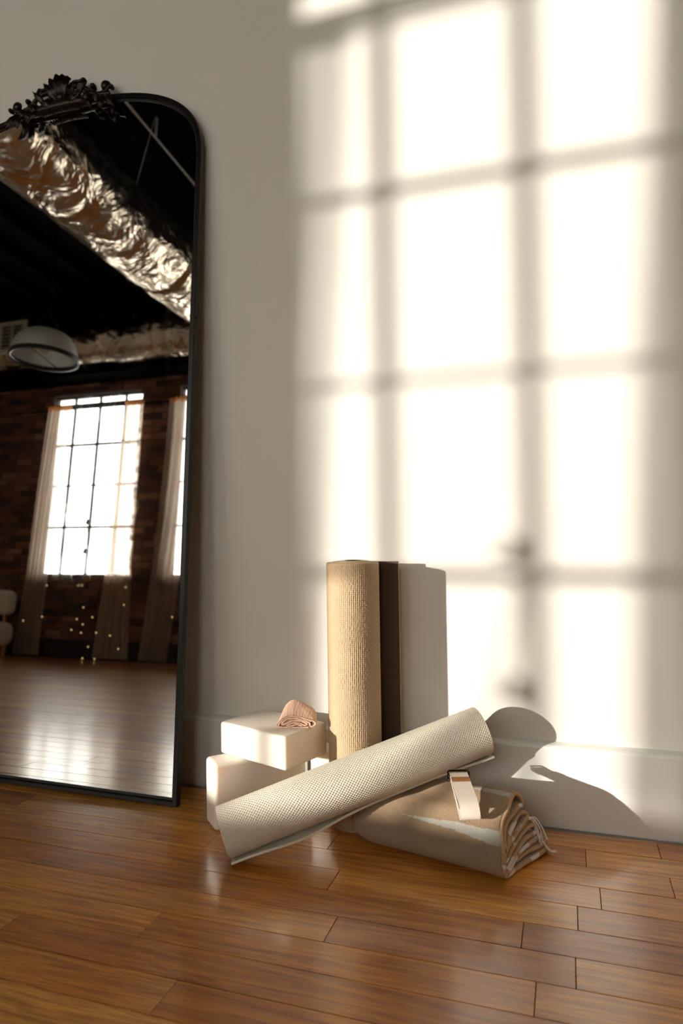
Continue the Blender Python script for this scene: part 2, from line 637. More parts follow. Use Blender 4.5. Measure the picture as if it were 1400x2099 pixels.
b = MB(); b.box(ROOM_X0 - 0.1, ROOM_X1 + 0.1, WALL_Y, WALL_Y + 0.12, -0.05, CEIL)
add('wall_front', b.mesh('wall_front'), 'wall_paint', **structure)
b = MB(); b.box(ROOM_X0 - 0.1, ROOM_X0, BACK_Y - 0.13, WALL_Y, -0.05, CEIL)
add('wall_left', b.mesh('wall_left'), 'wall_paint', **structure)
b = MB(); b.box(ROOM_X1, ROOM_X1 + 0.1, BACK_Y - 0.13, WALL_Y, -0.05, CEIL)
add('wall_right', b.mesh('wall_right'), 'wall_paint', **structure)

# baseboard with an eased, sloping top
prof = [(WALL_Y, 0.0015), (0.0, 0.0015), (0.0, 0.1775), (0.0015, 0.1815), (0.0055, 0.1845), (0.0195, 0.1885), (WALL_Y, 0.1895)]
vs_, fs_ = [], []
for x in (ROOM_X0, ROOM_X1):
    vs_ += [(x, y, z) for y, z in prof]
n = len(prof)
fs_ = [(i, i + 1, n + i + 1, n + i) for i in range(n - 1)] + [tuple(range(n)), tuple(range(2 * n - 1, n - 1, -1))]
b = MB(); b.raw(vs_, fs_)
add('baseboard_front', b.mesh('baseboard_front'), 'base_paint', **structure)
b = MB(); b.box(ROOM_X0, ROOM_X0 + 0.02, BACK_Y, 0.0, 0.001, 0.187)
add('baseboard_left', b.mesh('baseboard_left'), 'base_paint', **structure)
b = MB(); b.box(ROOM_X0 + 0.02, ROOM_X1, BACK_Y, BACK_Y + 0.022, 0.001, 0.20)
add('baseboard_back', b.mesh('baseboard_back'), 'dark_base', **structure)

# floor: dark sub-floor, strip planks as its pieces
b = MB(); b.box(ROOM_X0 - 0.1, ROOM_X1 + 0.1, BACK_Y - 0.13, WALL_Y + 0.12, -0.06, -0.019)
floor = add('floor', b.mesh('floor'), 'floor_gap', **structure)
PITCHW = 0.0773
KNOWN = {2: [-0.50, 0.176], 3: [0.046], 4: [-0.446, 0.005], 5: [-0.084], 6: [-0.398, 0.0], 7: [-0.057], 9: [-0.579], 8: [-0.95, 0.42], 1: [-0.72]}
planks = []
rr = random.Random(5)
row = -1
while True:
    y1 = -0.0075 - PITCHW * row
    y0 = y1 - PITCHW
    if y0 < BACK_Y - 0.02:
        break
    y1c = min(y1, -0.0015)
    joints = sorted(KNOWN.get(row, [rr.uniform(-1.0, 0.3)]))
    xs = list(joints)
    while xs[-1] < ROOM_X1:
        xs.append(xs[-1] + rr.uniform(0.55, 1.5))
    while xs[0] > ROOM_X0:
        xs.insert(0, xs[0] - rr.uniform(0.5, 1.4))
    xs[0], xs[-1] = ROOM_X0, ROOM_X1
    for a, c in zip(xs[:-1], xs[1:]):
        if c - a > 0.02 and y1c - y0 > 0.01:
            planks.append((a, c, y0, y1c, rr.uniform(-0.0004, 0.0)))
    row += 1


def plank_mesh(L, Wd, name='plank'):
    g, e = 0.0006, 0.0005
    x0, x1, y0, y1 = g, L - g, g, Wd - g
    b = MB()
    b.raw([(x0, y0, -0.018), (x1, y0, -0.018), (x1, y1, -0.018), (x0, y1, -0.018),
           (x0, y0, -e), (x1, y0, -e), (x1, y1, -e), (x0, y1, -e),
           (x0 + e, y0 + e, 0), (x1 - e, y0 + e, 0), (x1 - e, y1 - e, 0), (x0 + e, y1 - e, 0)],
          [(0, 1, 5, 4), (1, 2, 6, 5), (2, 3, 7, 6), (3, 0, 4, 7), (4, 5, 9, 8), (5, 6, 10, 9), (6, 7, 11, 10), (7, 4, 8, 11), (8, 9, 10, 11)])
    return b


def plank_rank(pl):
    a, c, y0, y1, _ = pl
    cx = min(max(-0.45, a), c)
    cy = (y0 + y1) / 2
    d = math.hypot(cx + 0.45, (cy + 0.75) * 1.0)
    dm = math.hypot(min(max(-2.2, a), c) + 2.2, cy + 1.1) * 0.8 + 0.55
    if cx < -6.5:
        d = 99
    return min(d, dm)


planks.sort(key=plank_rank)
stuff = MB()
for i, (a, c, y0, y1, dz) in enumerate(planks):
    pb = plank_mesh(c - a, y1 - y0)
    if i < 290:
        o = add('plank', pb.mesh('plank'), 'floor_wood', floor)
        o.location = (a, y0, dz)
    else:
        stuff.raw([(x + a, y + y0, z + dz) for x, y, z in pb.v], pb.f)
add('far_planks', stuff.mesh('far_planks'), 'floor_wood', floor, kind='stuff')

# ceiling: black boards and joists
b = MB(); b.box(ROOM_X0 - 0.1, ROOM_X1 + 0.1, BACK_Y - 0.13, WALL_Y + 0.12, CEIL, CEIL + 0.06)
ceiling = add('ceiling', b.mesh('ceiling'), 'black_paint', **structure)
jm = boxmesh('joist', -0.025, 0.025, BACK_Y + 0.30, WALL_Y - 0.005, CEIL - 0.12, CEIL)
for k in range(24):
    o = add('joist', jm, 'black_paint', ceiling)
    o.location.x = ROOM_X0 + 0.25 + 0.4 * k
b = MB(); b.box(ROOM_X0, ROOM_X1, BACK_Y, BACK_Y + 0.28, 3.10, CEIL)
add('trim_1', b.mesh('trim_1'), 'black_paint', **structure)

# brick wall with openings
b = MB()
OUT_Y = -4.935
xs = [ROOM_X0 - 0.1] + [v for o_ in OPEN for v in o_] + [ROOM_X1 + 0.1]
for k in range(0, len(xs), 2):
    b.box(xs[k], xs[k + 1], OUT_Y, BACK_Y - 0.006, -0.05, CEIL)
for (a, c) in OPEN:
    b.box(a, c, OUT_Y, BACK_Y - 0.006, -0.05, SILL)
    b.box(a, c, OUT_Y, BACK_Y - 0.006, OPEN_TOP, CEIL)
wall_back = add('wall_back', b.mesh('wall_back'), 'mortar', **structure)
BL, BH, G = 0.205, 0.0655, 0.0095
brick_list = []
rr = random.Random(3)
z = 0.0
course = 0
while z < 3.12:
    x = ROOM_X0 + (0 if course % 2 else -(BL + G) / 2)
    while x < ROOM_X1:
        segs = [(max(x, ROOM_X0), min(x + BL, ROOM_X1))]
        if z + BH > SILL + 0.02 and z < OPEN_TOP - 0.02:
            for (a, c) in OPEN:
                tooth = rr.uniform(-0.004, 0.022)
                new = []
                for (p0, p1) in segs:
                    if p1 <= a + 0.03 or p0 >= c - 0.03:
                        new.append((p0, p1))
                    else:
                        if p0 < a:
                            new.append((p0, a + tooth))
                        if p1 > c:
                            new.append((c - tooth, p1))
                segs = new
        for (p0, p1) in segs:
            if p1 - p0 > 0.03:
                brick_list.append((p0, p1, z, rr.uniform(-0.002, 0.007)))
        x += BL + G
    z += BH + G
    course += 1


def brick_rank(q):
    cx, cz = (q[0] + q[1]) / 2, q[2]
    return abs(cx + 5.05) * 1.0 + abs(cz - 1.75) * 0.55 + (3 if cx > -3.85 else 0)


def brick_box(L):
    b = MB(); b.box(0, L, -0.05, 0, 0, BH)
    return b


full = None
brick_list.sort(key=brick_rank)
stuff = MB()
meshes = {}
for i, (p0, p1, z, dy) in enumerate(brick_list):
    L = round(p1 - p0, 3)
    if i < 295:
        if L not in meshes:
            bb = brick_box(L)
            meshes[L] = bb.mesh('brick', bevel=0.004, segs=1)
        o = add('brick', meshes[L], 'brick', wall_back)
        o.location = (p0, BACK_Y + dy, z)
    else:
        bb = brick_box(L)
        stuff.raw([(x + p0, y + BACK_Y + dy, zz + z) for x, y, zz in bb.v], bb.f)
add('other_bricks', stuff.mesh('other_bricks'), 'brick', wall_back, kind='stuff')

# windows: steel bars, panes, latches
pane_me = boxmesh('pane', -PANE_W / 2 + 0.004, PANE_W / 2 - 0.004, -0.002, 0.002, 0.004, PANE_H - 0.004)
tpane_me = boxmesh('transom_pane', -PANE_W / 2 + 0.004, PANE_W / 2 - 0.004, -0.002, 0.002, 0.0, OPEN_TOP - TOPBAR - 0.055)
FX = 2 * PANE_W
fb = MB()
fb.box(-FX - 0.02, -FX + 0.02, -0.02, 0.02, SILL - 0.005, OPEN_TOP)
fb.box(FX - 0.02, FX + 0.02, -0.02, 0.02, SILL - 0.005, OPEN_TOP)
fb.box(-FX + 0.02, FX - 0.02, -0.02, 0.02, SILL - 0.012, SILL + 0.016)
fb.box(-FX + 0.02, FX - 0.02, -0.02, 0.02, OPEN_TOP - 0.02, OPEN_TOP + 0.01)
frame_me = fb.mesh('window_frame')
topbar_me = boxmesh('transom_bar', -FX + 0.02, FX - 0.02, -0.025, 0.025, TOPBAR, TOPBAR + 0.05)
vb_me = boxmesh('muntin', -0.0105, 0.0105, -0.016, 0.016, SILL + 0.016, TOPBAR)
vt_me = boxmesh('muntin', -0.0105, 0.0105, -0.016, 0.016, TOPBAR + 0.05, OPEN_TOP - 0.02)
hb_me = boxmesh('muntin', -FX + 0.02, FX - 0.02, -0.0155, 0.0155, -0.0125, 0.0125)
hb_thin = boxmesh('muntin', -FX + 0.02, FX - 0.02, -0.0135, 0.0135, -0.0075, 0.0075)
lb = MB(); lb.box(-0.018, 0.018, 0.012, 0.045, -0.03, 0.03); lb.tube([(0, 0.04, 0.0), (-0.035, 0.055, -0.02)], 0.008, 8)
latch_me = lb.mesh('latch')
sill_me = boxmesh('window_sill', -0.625, 0.625, -0.03, 0.075, SILL - 0.035, SILL - 0.013)
rod = MB(); rod.tube([(0.0, 0.03, 1.42), (-0.09, 0.05, SILL + 0.03)], 0.004, 6)
rod_me = rod.mesh('stay_rod')
for k in range(N_WIN):
    w = bpy.data.objects.new('window_%d' % (k + 1), None)
    COL.objects.link(w)
    w.location = (WIN_M + WIN_DX * k, WIN_Y, 0)
    w['kind'] = 'structure'
    add('window_frame', frame_me, 'window_steel', w)
    add('transom_bar', topbar_me, 'window_steel', w)
    add('window_sill', sill_me, 'mortar', w)
    for c in (-1, 0, 1):
        add('muntin', vb_me, 'window_steel', w).location.x = c * PANE_W
        add('muntin', vt_me, 'window_steel', w).location.x = c * PANE_W
    for r_, me in ((0, hb_me), (1, hb_thin), (2, hb_me)):
        add('muntin', me, 'window_steel', w).location.z = ROW1 + PANE_H * r_
    for c in range(4):
        for r_ in range(4):
            o = add('pane', pane_me, 'window_glass', w)
            o.location = ((c - 1.5) * PANE_W, 0, ROW1 + PANE_H * (r_ - 1))
            if r_ == 3:
                o.scale.z = (TOPBAR - ROW1 - 2 * PANE_H) / PANE_H
        add('transom_pane', tpane_me, 'window_glass', w).location = ((c - 1.5) * PANE_W, 0, TOPBAR + 0.052)
    add('latch', latch_me, 'window_steel', w).location = (0.0, 0, 1.495)
    add('latch', latch_me, 'window_steel', w).location = (0.0, 0, 1.168)
    add('stay_rod', rod_me, 'window_steel', w)


# ------------------------------------------------------------------ sheer curtains
def curtain(k, side, label):
    """k = window number, side -1 left / +1 right; edges run from the rod to the floor, gathered in soft folds"""
    cx = WIN_M + WIN_DX * k
    seed = k * 10 + side
    if side < 0:      # (height, left x, right x)
        prof = [(2.80, -0.565, -0.255), (1.9, -0.61, -0.315), (0.95, -0.65, -0.34), (0.02, -0.75, -0.355)]
    else:
        prof = [(2.80, 0.485, 0.715), (1.9, 0.435, 0.72), (0.95, 0.412, 0.725), (0.02, 0.335, 0.76)]
    if k == 1 and side < 0:
        prof = [(2.80, -0.66, -0.22), (1.9, -0.70, -0.25), (0.95, -0.74, -0.37), (0.02, -0.80, -0.49)]
    if k >= 2:
        prof = [(h, a + 0.02 * math.sin(seed), c - 0.02 * math.cos(seed)) for h, a, c in prof]
    hs = [q[0] for q in prof][::-1]
    la = [q[1] for q in prof][::-1]
    ra = [q[2] for q in prof][::-1]
    nu, nv = 90, 40
    V = np.zeros((nv, nu, 3))
    for j in range(nv):
        z = 0.02 + (2.80 - 0.02) * j / (nv - 1)
        a = np.interp(z, hs, la)
        c = np.interp(z, hs, ra)
        for i in range(nu):
            f = i / (nu - 1)
            ph = 2 * PI * (5.2 * f + 0.25 * math.sin(3 * f + seed) + 0.12 * math.sin(1.3 * z + seed))
            amp = 0.022 * (1.15 - 0.35 * z / 2.8)
            V[j, i] = (cx + a + (c - a) * f + 0.008 * math.sin(ph * 0.5 + z), -4.71 + amp * math.sin(ph) + 0.01 * math.sin(0.9 * z + f * 4 + seed), z)
    idx = np.arange(nu * nv).reshape(nv, nu)
    F = np.stack([idx[:-1, :-1], idx[:-1, 1:], idx[1:, 1:], idx[1:, :-1]], -1).reshape(-1, 4)
    root = empty('sheer_curtain', (cx + (prof[-1][1] + prof[-1][2]) / 2, -4.71, 0.02), label, 'curtain', 'sheer curtains along the brick wall')
    off = np.array(root.location)
    add('fabric', np_mesh('fabric', V.reshape(-1, 3) - off, F), 'sheer_cloth' if side < 0 else 'sheer_cloth_dense', root)
    # gathered header sleeve
    a, c = prof[0][1], prof[0][2]
    H = np.zeros((6, nu, 3))
    for j in range(6):
        for i in range(nu):
            f = i / (nu - 1)
            H[j, i] = (cx + a - 0.003 + (c - a + 0.006) * f, -4.71 + 0.020 * math.sin(2 * PI * 9 * f + seed) + 0.006, 2.772 + 0.045 * j / 5 + 0.006 * math.sin(50 * f + j))
    idx = np.arange(nu * 6).reshape(6, nu)
    F = np.stack([idx[:-1, :-1], idx[:-1, 1:], idx[1:, 1:], idx[1:, :-1]], -1).reshape(-1, 4)
    add('header', np_mesh('header', H.reshape(-1, 3) - off, F), 'backlit_header', root)


ordn = ['first', 'second', 'third', 'fourth']
for k in range(N_WIN):
    curtain(k, -1, 'sheer brown curtain on the corner side of the %s window from the white side wall' % ordn[k])
    curtain(k, 1, 'sheer brown curtain on the far side of the %s window from the white side wall' % ordn[k])
rod_b = MB(); rod_b.tube([(ROOM_X0 + 0.3, -4.764, 2.80), (ROOM_X1 - 0.3, -4.764, 2.80)], 0.007, 8)
for k in range(N_WIN + 1):
    xb = WIN_M - WIN_DX / 2 + WIN_DX * k
    if ROOM_X0 + 0.3 < xb < ROOM_X1 - 0.3:
        rod_b.box(xb - 0.01, xb + 0.01, BACK_Y + 0.009, -4.764, 2.793, 2.807)
rod_o = add('curtain_rod', rod_b.mesh('curtain_rod'), 'black_paint', label='thin black curtain rod fixed to the brick wall above the windows', category='curtain rod')

# fairy lights hung below the first window
BULBS = [(-5.617, 0.384), (-5.362, 0.433), (-5.359, 0.768), (-4.939, 0.773), (-4.882, 0.774), (-4.857, 0.543), (-4.917, 0.419),
         (-4.967, 0.306), (-4.858, 0.279), (-4.837, 0.366), (-4.717, 0.445), (-4.669, 0.286), (-4.745, 0.138), (-4.796, 0.02),
         (-4.662, 0.018), (-4.487, 0.262), (-4.367, 0.134), (-4.357, 0.58), (-4.345, 0.761), (-3.765, 0.471)]
fl = empty('fairy_lights', (-4.9, -4.62, 0.0), 'string of small warm fairy lights trailing between the sheer curtains', 'string lights')
wpts = catmull([(x + 4.9, 0.0 + 0.012 * math.sin(i * 2.1), z) for i, (x, z) in enumerate(BULBS)], 6)
b = MB(); b.tube([tuple(q) for q in wpts], 0.0012, 4)
add('wire', b.mesh('wire'), 'fairy_wire', fl)
b = MB(); b.ball((0, 0, 0), 0.0055, 0.0055, 0.007, 8, 6)
bulb_me = b.mesh('bulb', smooth=True)
for i, (x, z) in enumerate(BULBS):
    add('bulb', bulb_me, 'fairy_bulb', fl).location = (x + 4.9, 0.012 * math.sin(i * 2.1) + 0.006, z)


# ------------------------------------------------------------------ foil ducts under the ceiling
def duct(name, p0, p1, R, label, seed):
    p0, p1 = Vector(p0), Vector(p1)
    d = (p1 - p0); L = d.length; d.normalize()
    u = d.cross(Vector((0, 0, 1))).normalized(); w = u.cross(d)
    nl, nr = int(L / 0.018), 110
    V = np.zeros((nl, nr, 3))
    for i in range(nl):
        a = L * i / (nl - 1)
        band = 0.012 * math.exp(-((a % 0.95 - 0.45) / 0.03) ** 2)
        for k in range(nr):
            th = 2 * PI * k / nr
            cx, cy = math.cos(th), math.sin(th)
            q = Vector((a * 1.6, cx * R * 3.0, cy * R * 3.0 + seed))
            n1 = noise.ridged_multi_fractal(q * 1.9, 0.9, 2.1, 4, 1.0, 2.0) - 1.1
            n2 = noise.fractal(q * 1.1, 0.8, 2.0, 3)
            r_ = R * (1 + 0.016 * n1 + 0.06 * n2) - band - 0.02 * max(0, -cy) * math.sin(a * 2.0)
            pt = p0 + d * a + (u * cx + w * cy) * r_
            V[i, k] = pt
    idx = np.arange(nl * nr).reshape(nl, nr)
    nx = np.roll(idx, -1, 1)
    F = np.stack([idx[:-1], nx[:-1], nx[1:], idx[1:]], -1).reshape(-1, 4)
    root = empty(name, p0, label, 'duct')
    add('foil_wrap', np_mesh('foil_wrap', V.reshape(-1, 3) - np.array(p0), F), 'foil', root)
    for e, sgn in ((p0, -1), (p1, 1)):
        cb = MB()
        cb.tube([(e - p0) + d * (sgn * 0.004), (e - p0) - d * (sgn * 0.012)], R * 0.97, 32)
        add('end_cap', cb.mesh('end_cap'), 'foil', root)
    return root, d, L


root, d, L = duct('foil_duct', (-2.925, -0.25, 3.115), (-2.75, -4.10, 3.13), 0.268, 'large crinkled foil-wrapped duct crossing from the mirror wall to the brick wall', 3.0)
for a in (0.9, 1.75, 2.7, 3.5):
    for s in (-1, 1):
        b = MB(); b.tube([(0.045 * a + s * 0.20, -a, 0.17), (0.045 * a + s * 0.30, -a, CEIL - 3.115 - 0.002)], 0.0032, 6)
        add('hanger_wire', b.mesh('hanger_wire'), 'grey_pipe', root)
root, d, L = duct('foil_duct', (-6.35, -4.37, 3.375), (-2.45, -4.37, 3.375), 0.212, 'smaller foil-wrapped duct running along the brick wall above the windows', 9.0)
for a in (0.8, 2.0, 3.1):
    b = MB(); b.tube([(a, 0.0, 0.20), (a, 0.0, CEIL - 3.375 - 0.002)], 0.0032, 6)
    add('hanger_wire', b.mesh('hanger_wire'), 'grey_pipe', root)
b = MB(); b.tube([(-2.53, -0.1, 3.60), (-2.53, -4.1, 3.60)], 0.008, 10)
for y in (-0.5, -2.0, -3.5):
    b.box(-2.535, -2.525, y - 0.01, y + 0.01, 3.605, CEIL - 0.001)
add('ceiling_conduit', b.mesh('ceiling_conduit', smooth=False), 'grey_pipe', label='thin grey conduit pipe hung below the black ceiling beside the large duct', category='pipe')

# air register on the smaller duct
vent = empty('air_register', (-5.74, -4.075, 3.24), 'cream metal air register fixed to the side of the smaller foil duct', 'vent')
b = MB()
b.box(-0.25, 0.25, -0.02, 0.0, 0.0, 0.045); b.box(-0.25, 0.25, -0.02, 0.0, 0.315, 0.36)
b.box(-0.25, -0.08, -0.02, 0.0, 0.045, 0.315); b.box(0.20, 0.25, -0.02, 0.0, 0.045, 0.315); b.box(0.05, 0.065, -0.02, 0.0, 0.045, 0.315)
add('face_plate', b.mesh('face_plate'), 'vent_white', vent)
add('dark_opening', boxmesh('dark_opening', -0.08, 0.20, -0.022, -0.0201, 0.045, 0.315), 'vent_dark', vent)
b = MB(); b.box(-0.22, 0.22, -0.058, -0.0225, 0.02, 0.34)
add('collar', b.mesh('collar'), 'foil', vent)
sl = boxmesh('louver', -0.079, 0.199, -0.018, -0.006, -0.003, 0.003)
for k in range(6):
    add('louver', sl, 'vent_white', vent).location.z = 0.07 + 0.042 * k

# pendant lamp
lx, ly, lz = -3.25, -2.0, 2.125
lamp = empty('pendant_lamp', (lx, ly, lz), 'dome pendant lamp with ribbed pale glass shade and dark rim', 'lamp')
prof = []
for i in range(15):
    a = i / 14
    prof.append((0.208 * math.cos(a * 1.33) ** 0.8 + 0.002, 0.185 * math.sin(a * PI / 2) ** 1.05))
inner = [(max(r_ - 0.004, 0.02), z - 0.002) for r_, z in prof][::-1]
seg = 72
V, F = [], []
pr = prof + inner
for r_, z in pr:
    for k in range(seg):
        a = 2 * PI * k / seg
        rr_ = r_ * (1 + 0.010 * math.cos(36 * a))
        V.append((rr_ * math.cos(a), rr_ * math.sin(a), z))
idx = np.arange(len(pr) * seg).reshape(len(pr), seg); nx = np.roll(idx, -1, 1)
F = np.stack([idx[:-1], nx[:-1], nx[1:], idx[1:]], -1).reshape(-1, 4)
add('lamp_shade', np_mesh('lamp_shade', V, F), 'shade_glass', lamp)
b = MB(); b.lathe([(0.199, -0.009), (0.217, -0.011), (0.220, 0.0), (0.218, 0.017), (0.206, 0.020), (0.199, 0.009), (0.199, -0.009)], 64)
add('rim', b.mesh('rim', smooth=True), 'frame_black', lamp)
b = MB(); b.lathe([(0.0, 0.29), (0.04, 0.29), (0.06, 0.26), (0.067, 0.21), (0.069, 0.172), (0.055, 0.168), (0.0, 0.168)], 32)
add('fitter_cap', b.mesh('fitter_cap', smooth=True), 'black_paint', lamp)
b = MB(); b.tube([(0, 0, 0.285), (0, 0, CEIL - lz - 0.12 - 0.001)], 0.012, 10)
add('stem', b.mesh('stem'), 'black_paint', lamp)
b = MB(); b.ball((0, 0, 0.08), 0.03, 0.03, 0.045, 16, 10); b.tube([(0, 0, 0.11), (0, 0, 0.17)], 0.018, 12)
add('bulb', b.mesh('bulb', smooth=True), 'shade_glass', lamp)
b = MB(); b.tube([(-0.05, -0.188, 0.004), (0.05, 0.188, 0.004)], 0.004, 6)
add('cross_bar', b.mesh('cross_bar'), 'gunmetal', lamp)

# wall sensor on the white side wall
ws = empty('wall_sensor', (ROOM_X0 + 0.001, -4.45, 2.42), 'small white motion sensor on the white side wall', 'sensor')
add('housing', boxmesh('housing', 0, 0.035, -0.035, 0.035, -0.05, 0.05, 0.008, 2, True), 'vent_white', ws)
b = MB(); b.ball((0.036, 0, -0.005), 0.01, 0.02, 0.02, 12, 8)
add('lens', b.mesh('lens', smooth=True), 'vent_dark', ws)


# lounge chair by the side wall
def soft_box(name, sx, sy, sz, r_):
    b = MB(); b.box(-sx / 2, sx / 2, -sy / 2, sy / 2, 0, sz)
    return b.mesh(name, smooth=True, bevel=r_, segs=6)


ch = empty('lounge_chair', (-6.03, -4.36, 0.0), 'low white boucle lounge chair with wooden legs near the brick wall', 'chair', rotz=math.radians(8))
add('seat', soft_box('seat', 0.66, 0.60, 0.25, 0.095), 'boucle', ch).location = (0, 0.02, 0.115)
add('backrest', soft_box('backrest', 0.62, 0.17, 0.27, 0.075), 'boucle', ch).location = (0, -0.20, 0.435)
lg = MB(); lg.tube([(0, 0, 0), (0, 0, 0.13)], [0.019, 0.026], 14)
leg_me = lg.mesh('leg')
for sx in (-1, 1):
    for sy in (-1, 1):
        add('leg', leg_me, 'oak', ch).location = (sx * 0.255, 0.02 + sy * 0.21, 0)
    pb = MB(); pb.tube([(0, 0, 0.30), (0, 0, 0.50)], 0.018, 12)
    add('back_post', pb.mesh('back_post'), 'oak', ch).location = (sx * 0.20, -0.21, 0)

# ------------------------------------------------------------------ the leaning mirror
AL = math.radians(4.25)
XC = -1.395
mir = empty('arched_mirror', (XC, -0.132, 0.004), 'tall arched floor mirror with thin black frame and carved crest leaning on the wall', 'mirror')
mir.rotation_euler = (-AL, math.radians(0.5), 0)
HW, SPR, TOP, PW = 0.466, 1.70, 1.945, 2.6


def outline(inset, n=60):
    a = HW - inset
    pts = [(-a, inset), (a, inset), (a, 0.6), (a, 1.2)]
    for i in range(n + 1):
        th = PI * i / n
        c, s = math.cos(th), math.sin(th)
        x = math.copysign(abs(c) ** (2 / PW), c) * a
        zz = SPR + (TOP - SPR - inset) * (abs(s) ** (2 / PW))
        pts.append((x, zz))
    pts += [(-a, 1.2), (-a, 0.6)]
    return pts


o_, i_ = outline(0.0), outline(0.0135)
i2_ = outline(0.019)
n = len(o_)
YF, YB, YG = -0.010, 0.007, 0.0
rings = [[(x, YB, z) for x, z in o_], [(x, YF + 0.002, z) for x, z in o_], [(x, YF, z) for x, z in outline(0.0015)],
         [(x, YF, z) for x, z in outline(0.0115)], [(x, YF + 0.002, z) for x, z in i_], [(x, YG - 0.0025, z) for x, z in i_],
         [(x, YG - 0.0015, z) for x, z in i2_], [(x, YG + 0.003, z) for x, z in i2_]]
V = [q for r_ in rings for q in r_]
F = []
for a in range(len(rings) - 1):
    for k in range(n):
        k2 = (k + 1) % n
        F.append((a * n + k, a * n + k2, (a + 1) * n + k2, (a + 1) * n + k))
b = MB(); b.raw(V, F)
add('frame', b.mesh('frame'), 'frame_black', mir)
b = MB(); b.raw([(x, YG, z) for x, z in outline(0.016)], [tuple(range(n))])
add('glass', b.mesh('glass'), 'mirror_glass', mir)
b = MB(); b.raw([(x, YB - 0.001, z) for x, z in outline(0.002)], [tuple(range(n - 1, -1, -1))])
add('backing_board', b.mesh('backing_board'), 'frame_black', mir)
for z in (0.62, 1.25):
    b = MB(); b.ball((HW + 0.0005, -0.002, z), 0.0015, 0.003, 0.003, 8, 6)
    add('screw', b.mesh('screw', smooth=True), 'gunmetal', mir)

crest = bpy.data.objects.new('crest', None)
COL.objects.link(crest)
crest.parent = mir
CY = -0.016      # relief in front of the frame


def C(x, z):     # crest design coordinates: metres from the mirror's centre line
    return (x, z)


def curl(cx, cz, r0, a0, turns, n=26, shrink=0.25):
    return [(cx + r0 * (1 - (1 - shrink) * i / n) * math.cos(a0 + 2 * PI * turns * i / n),
             cz + r0 * (1 - (1 - shrink) * i / n) * math.sin(a0 + 2 * PI * turns * i / n)) for i in range(n + 1)]


def scroll(pts, r0, r1, y=CY, name='scroll'):
    P, _ = resample(catmull([(x, z) for x, z in pts], 8), 0.003)
    n = len(P)
    b = MB()
    b.tube([(x, y - 0.006 * math.sin(PI * i / (n - 1)), z) for i, (x, z) in enumerate(P)],
           [(r0 + (r1 - r0) * i / (n - 1)) * (1 + 0.12 * math.sin(i * 1.7)) for i in range(n)], 8)
    add(name, b.mesh(name, smooth=True), 'crest_bronze', crest)


def leaf(base, tip, width, y=CY, bend=0.010, name='leaf', lobes=3, tip_w=0.0):
    bx, bz = base; tx, tz = tip
    L = math.hypot(tx - bx, tz - bz); dx, dz = (tx - bx) / L, (tz - bz) / L
    nx_, nz_ = -dz, dx
    nl, nw = 12, 7
    V, F = [], []
    for i in range(nl + 1):
        f = i / nl
        w = width * (abs(math.sin(PI * (0.12 + (0.88 - tip_w) * f) ** 0.8)) ** 0.75 + 0.02) * (1 + 0.16 * math.cos(2 * PI * lobes * f))
        for j in range(nw):
            g = j / (nw - 1) * 2 - 1
            off = -bend * math.sin(PI * f * 0.9) - 0.008 * (1 - g * g) + 0.003 * math.cos(3 * PI * g)
            V.append((bx + dx * L * f + nx_ * w * g, y + off - 0.006 * f * f, bz + dz * L * f + nz_ * w * g))
    m = len(V)
    V += [(x, yy + 0.006, z) for x, yy, z in V]
    for i in range(nl):
        for j in range(nw - 1):
            q = (i * nw + j, i * nw + j + 1, (i + 1) * nw + j + 1, (i + 1) * nw + j)
            F.append(q); F.append(tuple(m + k for k in q[::-1]))
        for j in (0, nw - 1):
            F.append((i * nw + j, (i + 1) * nw + j, m + (i + 1) * nw + j, m + i * nw + j))
    b = MB(); b.raw(V, F)
    add(name, b.mesh(name, smooth=True), 'crest_bronze', crest)


def bud(x, z, rx, rz, y=CY - 0.006, name='bud'):
    b = MB(); b.ball((x, y, z), rx, 0.011, rz, 14, 8)
    add(name, b.mesh(name, smooth=True), 'crest_bronze', crest)


